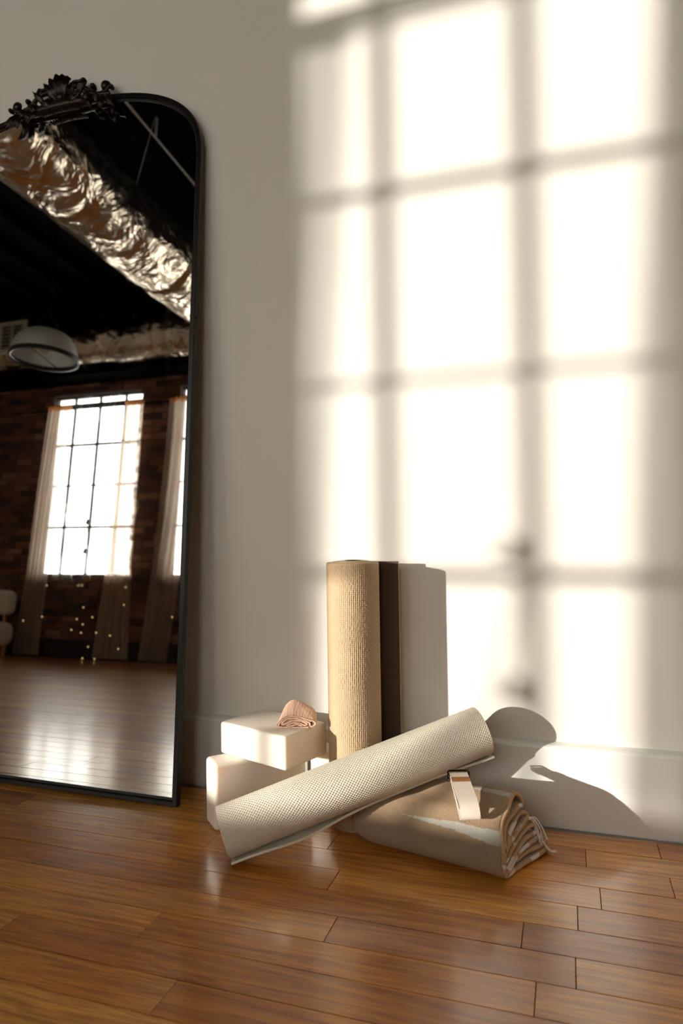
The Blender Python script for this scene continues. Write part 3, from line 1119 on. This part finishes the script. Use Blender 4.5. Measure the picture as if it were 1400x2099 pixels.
# central palmette
for tx, tz, w in ((-0.052, 2.000, 0.011), (-0.031, 2.011, 0.012), (-0.008, 2.019, 0.013), (0.014, 2.014, 0.012), (0.034, 2.004, 0.012), (-0.020, 1.990, 0.012), (0.008, 1.992, 0.012)):
    leaf((0.000 + tx * 0.15, 1.945), (tx, tz), w, bend=0.016, name='palmette_leaf', tip_w=0.10)
bud(0.0, 1.955, 0.016, 0.014)
for s in (-1, 1):
    # C-scroll beside the palmette
    scroll([(s * 0.018, 1.940)] + [(s * x, z) for x, z in curl(0.052, 1.966, 0.024, PI * 1.2, 1.25, 14)], 0.006, 0.0035)
    # upper arm ending in a curl
    scroll([(s * 0.022, 1.985), (s * 0.045, 1.993), (s * 0.066, 1.990)] + [(s * x, z) for x, z in curl(0.078, 1.986, 0.009, PI * 0.65, -1.0, 8)], 0.0055, 0.004)
    # long arm running down the arch
    scroll([(s * 0.040, 1.984), (s * 0.072, 1.975), (s * 0.097, 1.957), (s * 0.112, 1.951), (s * 0.117, 1.962)], 0.0075, 0.006)
    bud(s * 0.115, 1.963, 0.0085, 0.0085)
    scroll([(s * 0.090, 1.955), (s * 0.118, 1.940), (s * 0.145, 1.934), (s * 0.168, 1.936)], 0.0085, 0.006)
    # rosette curl at the end
    scroll([(s * 0.125, 1.936)] + [(s * x, z) for x, z in curl(0.155, 1.957, 0.015, -PI * 0.6, 1.5, 16)], 0.0055, 0.004)
    bud(s * 0.156, 1.957, 0.013, 0.014)
    bud(s * 0.178, 1.948, 0.007, 0.007)
    # hanging leaves
    leaf((s * 0.095, 1.935), (s * 0.114, 1.897), 0.010)
    leaf((s * 0.140, 1.930), (s * 0.150, 1.886), 0.011)
    leaf((s * 0.155, 1.930), (s * 0.190, 1.889), 0.011)
    leaf((s * 0.060, 1.950), (s * 0.092, 1.985), 0.008)
    leaf((s * 0.080, 1.945), (s * 0.105, 1.925), 0.012)
    leaf((s * 0.120, 1.940), (s * 0.138, 1.915), 0.011)
    leaf((s * 0.028, 1.945), (s * 0.060, 1.938), 0.012)
# body over the frame and its beaded edge
P, _ = resample(catmull([(-0.165, 1.920), (-0.11, 1.932), (-0.05, 1.935), (0, 1.936), (0.05, 1.935), (0.11, 1.932), (0.165, 1.920)], 8), 0.006)
b = MB(); b.tube([(x, CY + 0.004, z) for x, z in P], [0.006 + 0.011 * math.sin(PI * i / (len(P) - 1)) for i in range(len(P))], 10)
add('crest_body', b.mesh('crest_body', smooth=True), 'crest_bronze', crest)
for i in range(15):
    f = i / 14 * 2 - 1
    bud(f * 0.060, 1.914 + 0.004 * (1 - f * f), 0.0034, 0.0034, y=CY - 0.004, name='bead')


# ------------------------------------------------------------------ yoga blocks
def block(name, corner, ang, Lx, Ly, H, z0, label, rad=0.0085):
    b = MB(); b.box(0, Lx, 0, Ly, 0, H)
    me = b.mesh('block', smooth=True, bevel=rad, segs=5)
    o = add(name, me, 'foam')
    o.location = (corner[0], corner[1], z0)
    o.rotation_euler = (0, 0, math.radians(ang))
    o['label'] = label
    o['category'] = 'yoga block'
    return o


block('yoga_block', (-0.770, -0.238), 45.5, 0.229, 0.072, 0.152, 0.0005, 'cream foam yoga block standing on its long edge on the floor', 0.010)
a = math.radians(-20)
B = Vector((-0.596, -0.2345))
A = B - 0.213 * Vector((math.cos(a), math.sin(a)))
block('yoga_block', (A.x, A.y), -20, 0.213, 0.146, 0.0755, 0.1526, 'cream foam yoga block lying flat on top of the other block', 0.0075)

block('foam_wedge', (-0.6035, -0.070), 0, 0.055, 0.064, 0.150, 0.0005, 'small cream foam block tucked between the standing yoga block and the tan mat', 0.006)['category'] = 'foam block'

# ------------------------------------------------------------------ rolled mats
def strip_faces(ns, nw, base=0, flip=False):
    idx = np.arange(ns * nw).reshape(ns, nw) + base
    F = np.stack([idx[:-1, :-1], idx[1:, :-1], idx[1:, 1:], idx[:-1, 1:]], -1).reshape(-1, 4)
    return F[:, ::-1] if flip else F


# tan mat: standing roll whose loose end rests behind it
TX, TY, TR, TT, TH = -0.479, -0.0885, 0.0645, 0.0046, 0.604
flap = [(0.0955 - 0.0955 * f, 0.0605 + 0.0035 * math.sin(f * PI / 2)) for f in np.linspace(0, 1, 40)[:-1]]
pts = list(flap)
nrm = [(0, 1)] * len(flap)
turn = []
tot = 7.4 * 2 * PI
for i in range(1500):
    th = tot * i / 1499
    r_ = TR - 0.0058 * th / (2 * PI)
    a = PI / 2 + th
    pts.append((r_ * math.cos(a), r_ * math.sin(a)))
    nrm.append((math.cos(a), math.sin(a)))
pts = np.array(pts); nrm = np.array(nrm)
seglen = np.linalg.norm(np.diff(pts, axis=0), axis=1)
S = np.concatenate([[0], np.cumsum(seglen)])
S_FINE = S[39] + 2 * PI * TR * 1.12
tan_root = empty('rolled_yoga_mat', (TX, TY, 0.0), 'tan textured yoga mat rolled up and standing upright against the wall', 'yoga mat')
PER = 0.0046


def tan_top(s):
    th = np.clip((s - S[39]) / (2 * PI * 0.045), 0, 9)
    return TH + 0.0009 * np.floor(np.clip(th - 0.8, 0, 9))


sf = np.arange(0, S_FINE, PER / 4)
zf = np.linspace(0, 1, int(TH / (PER / 4)))
px = np.interp(sf, S, pts[:, 0]); py = np.interp(sf, S, pts[:, 1])
nx = np.interp(sf, S, nrm[:, 0]); ny = np.interp(sf, S, nrm[:, 1])
ZZ = zf[None, :] * TH + 0 * sf[:, None]
wob = 0.00022 * np.sin(ZZ * 310 + np.floor(sf / PER)[:, None] * 2.4) + 0.0003 * np.sin(ZZ * 60)
cords = np.abs(np.sin(PI * (sf[:, None] + wob) / PER)) ** 0.8
beads = np.abs(np.sin(PI * (ZZ + 0.0003 * np.sin(np.floor(sf / PER)[:, None] * 1.9)) / PER)) ** 0.8
jit = RNG.uniform(0.85, 1.08, (len(sf) // 4 + 2, len(zf) // 4 + 2))
J = jit[np.arange(len(sf)) // 4][:, np.arange(len(zf)) // 4]
H = 0.0024 * cords * (0.25 + 0.75 * beads) * J - 0.0014
edge = np.minimum(1, np.minimum(ZZ, TH - ZZ) / 0.004) * np.minimum(1, sf[:, None] / 0.004)
H = H * edge
lean = 0.0
V1 = np.stack([px[:, None] + nx[:, None] * H, py[:, None] + ny[:, None] * H, ZZ], -1).reshape(-1, 3)
F1 = strip_faces(len(sf), len(zf))
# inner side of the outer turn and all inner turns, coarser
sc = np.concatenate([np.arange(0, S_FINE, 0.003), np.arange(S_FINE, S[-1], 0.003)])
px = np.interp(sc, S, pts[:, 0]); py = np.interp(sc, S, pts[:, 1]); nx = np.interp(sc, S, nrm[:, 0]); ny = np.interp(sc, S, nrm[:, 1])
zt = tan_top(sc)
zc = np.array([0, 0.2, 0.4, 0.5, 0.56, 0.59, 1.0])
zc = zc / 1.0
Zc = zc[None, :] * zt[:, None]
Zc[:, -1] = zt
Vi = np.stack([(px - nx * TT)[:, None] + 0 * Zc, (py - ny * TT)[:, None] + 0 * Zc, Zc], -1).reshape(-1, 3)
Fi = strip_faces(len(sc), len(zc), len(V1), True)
m2 = sc >= S_FINE - 0.004
so = sc[m2]
Vo = np.stack([px[m2][:, None] + 0 * Zc[m2], py[m2][:, None] + 0 * Zc[m2], Zc[m2]], -1).reshape(-1, 3)
Fo = strip_faces(len(so), len(zc), len(V1) + len(Vi))
# top rim strip with a rounded lip, and the free edge strip
b0 = len(V1) + len(Vi) + len(Vo)
lip = np.stack([np.stack([px, py, zt], -1), np.stack([px - nx * TT * 0.25, py - ny * TT * 0.25, zt + 0.0007], -1),
                np.stack([px - nx * TT * 0.75, py - ny * TT * 0.75, zt + 0.0007], -1), np.stack([px - nx * TT, py - ny * TT, zt], -1)], 1).reshape(-1, 3)
Fl = strip_faces(len(sc), 4, b0)
b1_ = b0 + len(lip)
ze = np.linspace(0, TH, 60)
ed = np.stack([np.stack([0 * ze + pts[0, 0], 0 * ze + pts[0, 1], ze], -1), np.stack([0 * ze + pts[0, 0] + 0.0006, 0 * ze + pts[0, 1] - TT / 2, ze], -1),
               np.stack([0 * ze + pts[0, 0], 0 * ze + pts[0, 1] - TT, ze], -1)], 0).reshape(-1, 3)
Fe = strip_faces(3, 60, b1_)
nV1, nVi = len(V1), len(Vi)
add('mat_roll', np_mesh('mat_roll', np.concatenate([V1, Vo, lip, ed]), [np.concatenate([F1, Fo - nVi, Fl - nVi, Fe - nVi])]), 'tan_mat', tan_root)
add('inner_side', np_mesh('inner_side', Vi, [Fi - nV1]), 'mat_inner_shade', tan_root, label='inner side of the mat, coloured dark brown for the shaded slot')

# cream mat: leaning roll, its loose edge hanging below
Lc = np.array((-0.690, -0.347, 0.0562)); Rc = np.array((-0.189, -0.0625, 0.2255))
ax = Rc - Lc; LEN = np.linalg.norm(ax); ax /= LEN
e1 = np.cross(ax, (0, 0, 1)); e1 /= np.linalg.norm(e1)
if e1[1] > 0:
    e1 = -e1
e2 = np.cross(e1, ax)
if e2[2] < 0:
    e2 = -e2
WR, WT = 0.0570, 0.0050
cream = empty('rolled_yoga_mat', tuple(Lc - np.array((0, 0, 0.0562))), 'cream dimpled yoga mat rolled up and leaning across the folded blanket', 'yoga mat')
orig = np.array(cream.location)


def gapw(w):
    return 0.0150 * np.exp(-((w - 0.13) / 0.10) ** 2) + 0.0030 * np.exp(-((w - 0.0) / 0.05) ** 2) + 0.0045 * np.exp(-((w - LEN) / 0.07) ** 2) + 0.0006


SPRD = math.radians(62)


def phi0(w):
    return np.radians(-76 + 30 * np.exp(-((w - 0.09) / 0.13) ** 2) + 16 * np.exp(-((w - LEN) / 0.06) ** 2))


def white_pt(tau, w, depth):
    """tau (n,1) winding angle from the free edge, w (1,m) along the axis, depth below the outer skin"""
    phi = phi0(w) - tau
    op = np.clip(1 - tau / SPRD, 0, 1) ** 1.4
    r_ = WR - 0.0062 * np.maximum(tau - SPRD * 0.5, 0) / (2 * PI) + gapw(w) * op - depth
    tel = 0.0
    c, s = np.cos(phi) * r_, np.sin(phi) * r_
    return (Lc - orig)[None, None, :] + c[..., None] * e1 + s[..., None] * e2 + (w + 0 * tau)[..., None] * ax


PW_ = 0.0036
tf = np.arange(0, 2 * PI * 1.17, (PW_ / 4) / WR)[:, None]
wf = np.arange(0, LEN + 1e-6, PW_ / 4)[None, :]
pat = np.cos(PI * tf * WR / PW_) * np.cos(PI * wf / PW_)
Hd = 0.0012 * np.clip(pat, 0, 1) ** 0.8 - 0.0004
jit = RNG.uniform(0.85, 1.1, Hd.shape)
edge = np.minimum(1, np.minimum(wf, LEN - wf) / 0.003) * np.minimum(1, tf * WR / 0.003)
V1 = white_pt(tf, wf, -Hd * edge).reshape(-1, 3)
F1 = strip_faces(tf.shape[0], wf.shape[1], 0, True)
# dimpled inner face of the loose flap
tfi = tf[: int(0.075 / (PW_ / 4))]
pat = np.cos(PI * tfi * WR / PW_) * np.cos(PI * wf / PW_)
Hi = (0.0010 * np.clip(pat, 0, 1) ** 0.65 - 0.0004) * edge[: len(tfi)]
V2 = white_pt(tfi, wf, WT + Hi).reshape(-1, 3)
F2 = strip_faces(tfi.shape[0], wf.shape[1], len(V1), False)
add_v = [V1, V2]
Fq = [F1, F2]
nb_ = len(V1) + len(V2)
ws_ = np.linspace(0, LEN, 60)[None, :]
td = np.array([[0.0]])
ed = np.concatenate([white_pt(td, ws_, 0.0), white_pt(td - 0.012, ws_, WT / 2), white_pt(td, ws_, WT)], 0).reshape(-1, 3)
Fq.append(strip_faces(3, 60, nb_)); add_v.append(ed); nb_ += len(ed)
# the rim of the outer turn at both ends
for wv, fl_ in ((0.0, True), (LEN, False)):
    tq = np.arange(0, 2 * PI * 1.17, 0.03)[:, None]
    ring = np.concatenate([white_pt(tq, np.array([[wv]]), dd) for dd in (0.0, 0.0012, 0.0035)], 1).reshape(-1, 3)
    Fq.append(strip_faces(len(tq), 3, nb_, fl_)); add_v.append(ring); nb_ += len(ring)
add('mat_roll', np_mesh('mat_roll', np.concatenate(add_v), [np.concatenate(Fq)]), 'cream_mat', cream)
# inner turns: grey underside showing at the ends
tq = np.arange(0.9, 2 * PI * 7.2, 0.06)[:, None]
wv = np.array([[0.002, 0.05, 0.3, LEN - 0.05, LEN - 0.002]])
a_ = white_pt(tq, wv, 0.0034)
b_ = white_pt(tq, wv, 0.0052)
n0 = a_.shape[0]
Vv = np.concatenate([a_.reshape(-1, 3), b_.reshape(-1, 3)])
Ff = [strip_faces(n0, 5), strip_faces(n0, 5, n0 * 5, True)]
base = n0 * 5
ia = np.arange(n0) * 5
for c_ in (0, 4):
    q = np.stack([ia[:-1] + c_, ia[1:] + c_, ia[1:] + c_ + base, ia[:-1] + c_ + base], -1)
    Ff.append(q if c_ == 0 else q[:, ::-1])
add('underside_layers', np_mesh('underside_layers', Vv, [np.concatenate(Ff)]), 'grey_mat_underside', cream, label='mottled grey inner layers')


# ------------------------------------------------------------------ folded cloth (blanket, muslin, strap)
def ribbon(path, thick, sections, place, step=0.003, per=10):
    """path: 2-D control points; place(f, v, z, s, i) -> world point for section fraction f"""
    P, s = resample(catmull(path, per), step)
    tng = np.gradient(P, axis=0)
    tng /= np.linalg.norm(tng, axis=1)[:, None]
    nr_ = np.stack([-tng[:, 1], tng[:, 0]], 1)
    n = len(P)
    V, UV = [], []
    for f in sections:
        for side in (0.5, -0.5):
            for i in range(n):
                q = P[i] + nr_[i] * thick * side
                V.append(place(f, q[0], q[1], s[i], i))
                UV.append((f, s[i]))
    F = []
    m = len(sections)
    for j in range(m - 1):
        A0, B0 = j * 2 * n, (j + 1) * 2 * n
        for i in range(n - 1):
            F.append((A0 + i, A0 + i + 1, B0 + i + 1, B0 + i))
            F.append((A0 + n + i + 1, A0 + n + i, B0 + n + i, B0 + n + i + 1))
        for i in (0, n - 1):
            F.append((A0 + i, B0 + i, B0 + n + i, A0 + n + i))
    for A0 in (0, (m - 1) * 2 * n):
        for i in range(n - 1):
            F.append((A0 + i, A0 + i + 1, A0 + n + i + 1, A0 + n + i))
    return np.array(V), np.array(F), np.array(UV), P, s


# blanket: local u along its length (left to right), v from front to back, z up
BO = np.array((-0.463, -0.196, 0.0))
ba = math.radians(-15.5)
bu = np.array((math.cos(ba), math.sin(ba), 0)); bv = np.array((-math.sin(ba), math.cos(ba), 0))
BLEN = 0.345
blank_path = [(0.186, 0.0055), (0.10, 0.0055), (0.035, 0.0062), (0.010, 0.020), (0.0055, 0.048), (0.011, 0.072), (0.026, 0.091), (0.050, 0.102), (0.078, 0.107), (0.108, 0.116), (0.134, 0.118),
              (0.150, 0.109), (0.147, 0.097), (0.125, 0.099), (0.090, 0.093), (0.058, 0.090), (0.036, 0.081), (0.022, 0.069), (0.026, 0.061), (0.055, 0.0755), (0.090, 0.079), (0.125, 0.0865), (0.148, 0.083),
              (0.160, 0.074), (0.142, 0.071), (0.100, 0.0665), (0.060, 0.0635), (0.032, 0.056), (0.018, 0.046), (0.024, 0.037), (0.050, 0.049), (0.090, 0.054), (0.130, 0.0575), (0.160, 0.057),
              (0.177, 0.049), (0.165, 0.0425), (0.120, 0.0435), (0.070, 0.038), (0.035, 0.028), (0.020, 0.020), (0.040, 0.0175), (0.080, 0.027), (0.130, 0.031), (0.170, 0.032), (0.186, 0.025), (0.172, 0.018), (0.120, 0.0185), (0.070, 0.0165)]


def blanket_place(f, v, z, s, i):
    u = f * BLEN
    # rounded closed fold at the left end
    k = min(1.0, f / 0.16)
    rnd = math.sqrt(max(0.0, 1 - (1 - k) ** 2))
    hz = (0.93 + 0.11 * min(1, f / 0.75) ** 0.9)
    zc = 0.040
    zz = (zc + (z - zc) * (0.30 + 0.70 * rnd)) * hz
    vc = 0.085
    vv = vc + (v - vc) * (0.80 + 0.20 * rnd)
    wob = fbm(u * 7, v * 9, z * 9 + 4.0, 2)
    zz += (0.0045 + 0.003 * f) * wob * min(1, z / 0.03) * (0.5 + 0.5 * f)
    uu = u + 0.006 * fbm(s * 11, 3.1, 0.2, 2) * f + 0.035 * max(0, v - 0.06) / 0.12 * max(0, 1 - z / 0.07) * f
    uu -= 0.022 * max(0, z - 0.06) / 0.06 * f
    zz += 0.010 * max(0, f - 0.75) * (v / 0.18)
    vv += 0.004 * fbm(u * 8, s * 5, 7.7, 2)
    p = BO + bu * uu + bv * vv + np.array((0, 0, max(zz, 0.0005)))
    # pressed down where the leaning mat rests
    q = p - Lc
    tt = float(q @ ax)
    if 0 < tt < LEN:
        c1, c2 = float(q @ e1), float(q @ e2)
        rad = WR + 0.0028
        if abs(c1) < rad and c2 > -math.sqrt(rad * rad - c1 * c1):
            p[2] = max(0.0005, p[2] - (c2 + math.sqrt(rad * rad - c1 * c1)) / max(0.3, e2[2]))
    return p


Pb, sb = resample(catmull(blank_path, 10), 0.003)


def near_s(v, z, lo=0.0, hi=9.0):
    d = np.hypot(Pb[:, 0] - v, Pb[:, 1] - z) + 9 * ((sb < lo) | (sb > hi))
    return float(sb[int(np.argmin(d))])


s_front = near_s(0.008, 0.085, 0.1, 0.4)
s_top = near_s(0.118, 0.123, 0.1, 0.5)
BANDS += [(s_front, 0.33, 0.0135, 0.004), (s_top, 0.55, 0.010, 0.002),
          (near_s(0.045, 0.088, 0.4), 0.80, 0.018, 0.0), (near_s(0.02, 0.055, 0.4), 0.75, 0.020, 0.0),
          (near_s(0.03, 0.038, 0.6), 0.75, 0.022, 0.0), (near_s(0.03, 0.016, 0.7), 0.7, 0.025, 0.0)]
blanket_material()
secs = list(np.linspace(0, 0.16, 14)[:-1]) + list(np.linspace(0.16, 1, 70))
blk = empty('folded_blanket', tuple(BO), 'tan woven blanket with white zigzag band folded into a bundle on the floor', 'blanket')
V, F, UV, P, s = ribbon(blank_path, 0.0092, secs, blanket_place, 0.003, 10)
add('cloth', np_mesh('cloth', V - BO, F, UV), 'blanket_wool', blk)
# corded selvedge following the folds at the visible end
Pq, sq = resample(catmull(blank_path, 10), 0.0007)
cord = [blanket_place(1.0, q[0], q[1], sq[i], i) + bu * 0.001 - BO for i, q in enumerate(Pq)]
b = MB(); b.tube(cord, [0.0037 * (1 + 0.30 * abs(math.sin(i * 0.75)) + 0.12 * math.sin(i * 0.045)) for i in range(len(cord))], 8)
me_c = b.mesh('selvedge_cord', smooth=True)
me_c.materials.append(M['yarn_tan']); me_c.materials.append(M['yarn_white'])
wi = []
fpr = 8
for pi_, pol in enumerate(me_c.polygons):
    c_ = pol.center
    wi.append(1 if noise.noise(Vector((c_.x * 30, c_.y * 30, c_.z * 42 + 3.0))) > 0.22 else 0)
me_c.polygons.foreach_set('material_index', np.array(wi, dtype=np.int32))
add('selvedge_cord', me_c, None, blk)
# fringe strands at the back corner
rf = random.Random(4)
end_base = blanket_place(1.0, 0.150, 0.068, 0.9, 0) - BO
for k in range(8):
    p0 = blanket_place(1.0 - 0.025 * k * 0.6, 0.158 + 0.002 * rf.uniform(-1, 1), 0.064, 0.9, 0) - BO
    dx = rf.uniform(-0.004, 0.016)
    pts_ = [p0 + np.array((0, 0, 0.002)), p0 + np.array((0.010 + dx, 0.004, 0.004)), p0 + np.array((0.022 + dx, 0.004 - 0.004 * k * 0.3, -0.010)),
            p0 + np.array((0.028 + 1.2 * dx, 0.001 - 0.003 * k, -0.026)), p0 + np.array((0.030 + 1.4 * dx, -0.002 - 0.003 * k, -0.040 + rf.uniform(-0.008, 0.01)))]
    pc, _ = resample(catmull(pts_, 8), 0.002)
    b = MB(); b.tube([tuple(q) for q in pc], [0.0017 * (1 + 0.18 * math.sin(i * 2.0)) for i in range(len(pc))], 6)
    add('fringe_strand', b.mesh('fringe_strand', smooth=True), 'yarn_white', blk)
p0 = blanket_place(1.0, 0.174, 0.022, 0.9, 0) - BO
pc, _ = resample(catmull([p0, p0 + np.array((0.008, -0.004, -0.010)), p0 + np.array((0.018, -0.006, -0.016)), p0 + np.array((0.027, -0.005, -0.015))], 8), 0.002)
pc[:, 2] = np.maximum(pc[:, 2], 0.0025)
for k in range(2):
    b = MB(); b.tube([(q[0] + 0.002 * k, q[1] - 0.003 * k, q[2]) for q in pc], [0.0019 * (1 + 0.2 * math.sin(i * 2.0)) for i in range(len(pc))], 6)
    add('fringe_strand', b.mesh('fringe_strand', smooth=True), 'yarn_white', blk)

# peach muslin on the top block
CO = np.array((-0.640, -0.176, 0.2285))
ca = math.radians(12)
cu = np.array((-math.sin(ca), math.cos(ca), 0))      # depth, away from the camera
cv = np.array((math.cos(ca), math.sin(ca), 0))
cloth_path = [(0.072, 0.0040), (0.040, 0.0028), (0.012, 0.0028), (0.002, 0.008), (0.006, 0.022), (0.016, 0.036), (0.030, 0.0430), (0.047, 0.0405), (0.065, 0.034), (0.081, 0.0275), (0.0865, 0.018), (0.082, 0.0085),
              (0.0745, 0.010), (0.0735, 0.021), (0.062, 0.0285), (0.046, 0.0345), (0.030, 0.0365), (0.0185, 0.030), (0.0105, 0.020), (0.0115, 0.012), (0.021, 0.019), (0.034, 0.0285), (0.050, 0.0275), (0.0665, 0.0195),
              (0.064, 0.0115), (0.052, 0.019), (0.036, 0.0205), (0.020, 0.0105), (0.026, 0.0080), (0.044, 0.0130), (0.058, 0.0095)]


def cloth_place(f, v, z, s, i):
    u = f * 0.062
    arch = 1 + 0.14 * math.sin(PI * min(1, f)) * min(1, z / 0.03)
    bk = max(0.0, f - 0.45) / 0.55
    k_ = min(1.0, f / 0.42)
    zz = z * arch * (0.60 + 0.48 * k_ * k_ * (3 - 2 * k_)) * (1 - 0.60 * bk ** 2.2)
    vv = 0.043 + (v - 0.043) * (1 - 0.10 * f - 0.25 * bk ** 3)
    cr = 0.0013 * fbm(u * 190, s * 70, 1.0, 3) + 0.0004 * math.sin(s * 900 + 5 * fbm(u * 60, s * 9, 0, 2))
    zz += cr * min(1, z / 0.006)
    vv += 0.0015 * fbm(u * 90, s * 60, 5.0, 2)
    uu = u + 0.003 * fbm(s * 40, 2.0, 9.0, 2) - 0.010 * max(0, z - 0.02) / 0.02 * (-0.4)
    return CO + cu * uu + cv * vv + np.array((0, 0, max(zz, 0.0004)))


V, F, UV, P, s = ribbon(cloth_path, 0.0050, list(np.linspace(0, 1, 34)), cloth_place, 0.0014, 8)
towel = add('muslin_cloth', np_mesh('muslin_cloth', V - CO, F, UV), 'peach_muslin')
towel.location = tuple(CO)
towel['label'] = 'small crinkled peach muslin cloth folded on top of the yoga block'
towel['category'] = 'cloth'

# yoga strap on the blanket
SL = np.array((-0.190, -0.268, 0.1055))       # centre of the lower loop, bottom
SU = np.array((-0.231, -0.153, 0.1420))
sd = SU - SL; SLEN = np.linalg.norm(sd); sd /= SLEN
sx_ = np.cross(sd, (0, 0, 1)); sx_ /= np.linalg.norm(sx_)
sn = np.cross(sx_, sd)
strap = empty('yoga_strap', tuple(SL), 'folded cream cotton yoga strap with dark metal buckle lying on the blanket', 'strap')
E_ = SLEN
strap_path = [(E_ + 0.004, 0.0175), (E_ * 0.8, 0.0205), (E_ * 0.5, 0.024), (E_ * 0.25, 0.0265), (0.014, 0.0235), (0.002, 0.0155), (0.001, 0.007), (0.008, 0.0018), (0.03, 0.0035), (E_ * 0.5, 0.0085), (E_ * 0.8, 0.011), (E_ + 0.002, 0.0125)]


def strap_place(f, v, z, s, i):
    return sx_ * ((f - 0.5) * 0.039) + sd * v + sn * z


V, F, UV, P, s = ribbon(strap_path, 0.0021, [0, 0.02, 0.5, 0.98, 1.0], strap_place, 0.003, 10)
UV2 = np.stack([UV[:, 0] * 0.039, UV[:, 1]], 1)
add('webbing', np_mesh('webbing', V, F, UV2), 'strap_web', strap)
# second layer of webbing inside the fold
inner_path = [(E_ * 0.98, 0.0150), (E_ * 0.6, 0.0160), (E_ * 0.3, 0.0165), (0.018, 0.0150)]
V, F, UV, P, s = ribbon(inner_path, 0.0021, [0, 0.5, 1.0], strap_place, 0.003, 10)
add('inner_webbing', np_mesh('inner_webbing', V, F, np.stack([UV[:, 0] * 0.039, UV[:, 1]], 1)), 'strap_web', strap)


def ring_pts(off, zoff):
    pts_ = []
    hw_, hl, rc_ = 0.0225, 0.0085, 0.006
    for cx_, cy_, a0 in ((hw_ - rc_, hl - rc_, 0), (-(hw_ - rc_), hl - rc_, PI / 2), (-(hw_ - rc_), -(hl - rc_), PI), (hw_ - rc_, -(hl - rc_), 1.5 * PI)):
        for k in range(7):
            a = a0 + PI / 2 * k / 6
            x, y = cx_ + rc_ * math.cos(a), cy_ + rc_ * math.sin(a)
            q = sx_ * x + sd * (E_ - 0.001 + off + y) + sn * (zoff + 0.15 * y)
            pts_.append(tuple(q))
    return pts_


for off, zo in ((0.0, 0.0185), (-0.003, 0.0125)):
    b = MB(); b.tube(ring_pts(off, zo), 0.0018, 10, closed=True)
    add('buckle_ring', b.mesh('buckle_ring', smooth=True), 'gunmetal', strap)


def on_top(v):
    Pt = catmull(strap_path, 10)[:55]
    k = int(np.argmin(np.abs(Pt[:, 0] - v)))
    return Pt[k, 1]


tv0, tv1 = E_ - 0.0335, E_ - 0.0165
z0_, z1_ = on_top(tv0) + 0.0012, on_top(tv1) + 0.0012
cs = []
for x in (-0.0195, 0.0195):
    for v_, z_ in ((tv0, z0_), (tv1, z1_)):
        cs += [sx_ * x + sd * v_ + sn * z_, sx_ * x + sd * v_ + sn * (z_ + 0.0012)]
b = MB(); b.raw(cs, [(0, 1, 3, 2), (4, 6, 7, 5), (0, 4, 5, 1), (2, 3, 7, 6), (1, 5, 7, 3), (0, 2, 6, 4)])
tag_o = add('leather_tag', b.mesh('leather_tag', bevel=0.0004, segs=1), 'leather', strap, label='small tan leather tag')
b = MB()
for k in range(9):
    x = -0.009 + 0.0024 * k
    if k == 4:
        continue
    vm, zm = (tv0 + tv1) / 2, (z0_ + z1_) / 2 + 0.0013
    q = [sx_ * (x + dx) + sd * (vm + dv) + sn * (zm + dv * (z1_ - z0_) / (tv1 - tv0)) for dx, dv in ((-0.0005, -0.0014), (0.0005, -0.0014), (0.0005, 0.0014), (-0.0005, 0.0014))]
    b.raw(q, [(0, 1, 2, 3)])
add('stamped_marks', b.mesh('stamped_marks'), 'leather_print', strap)
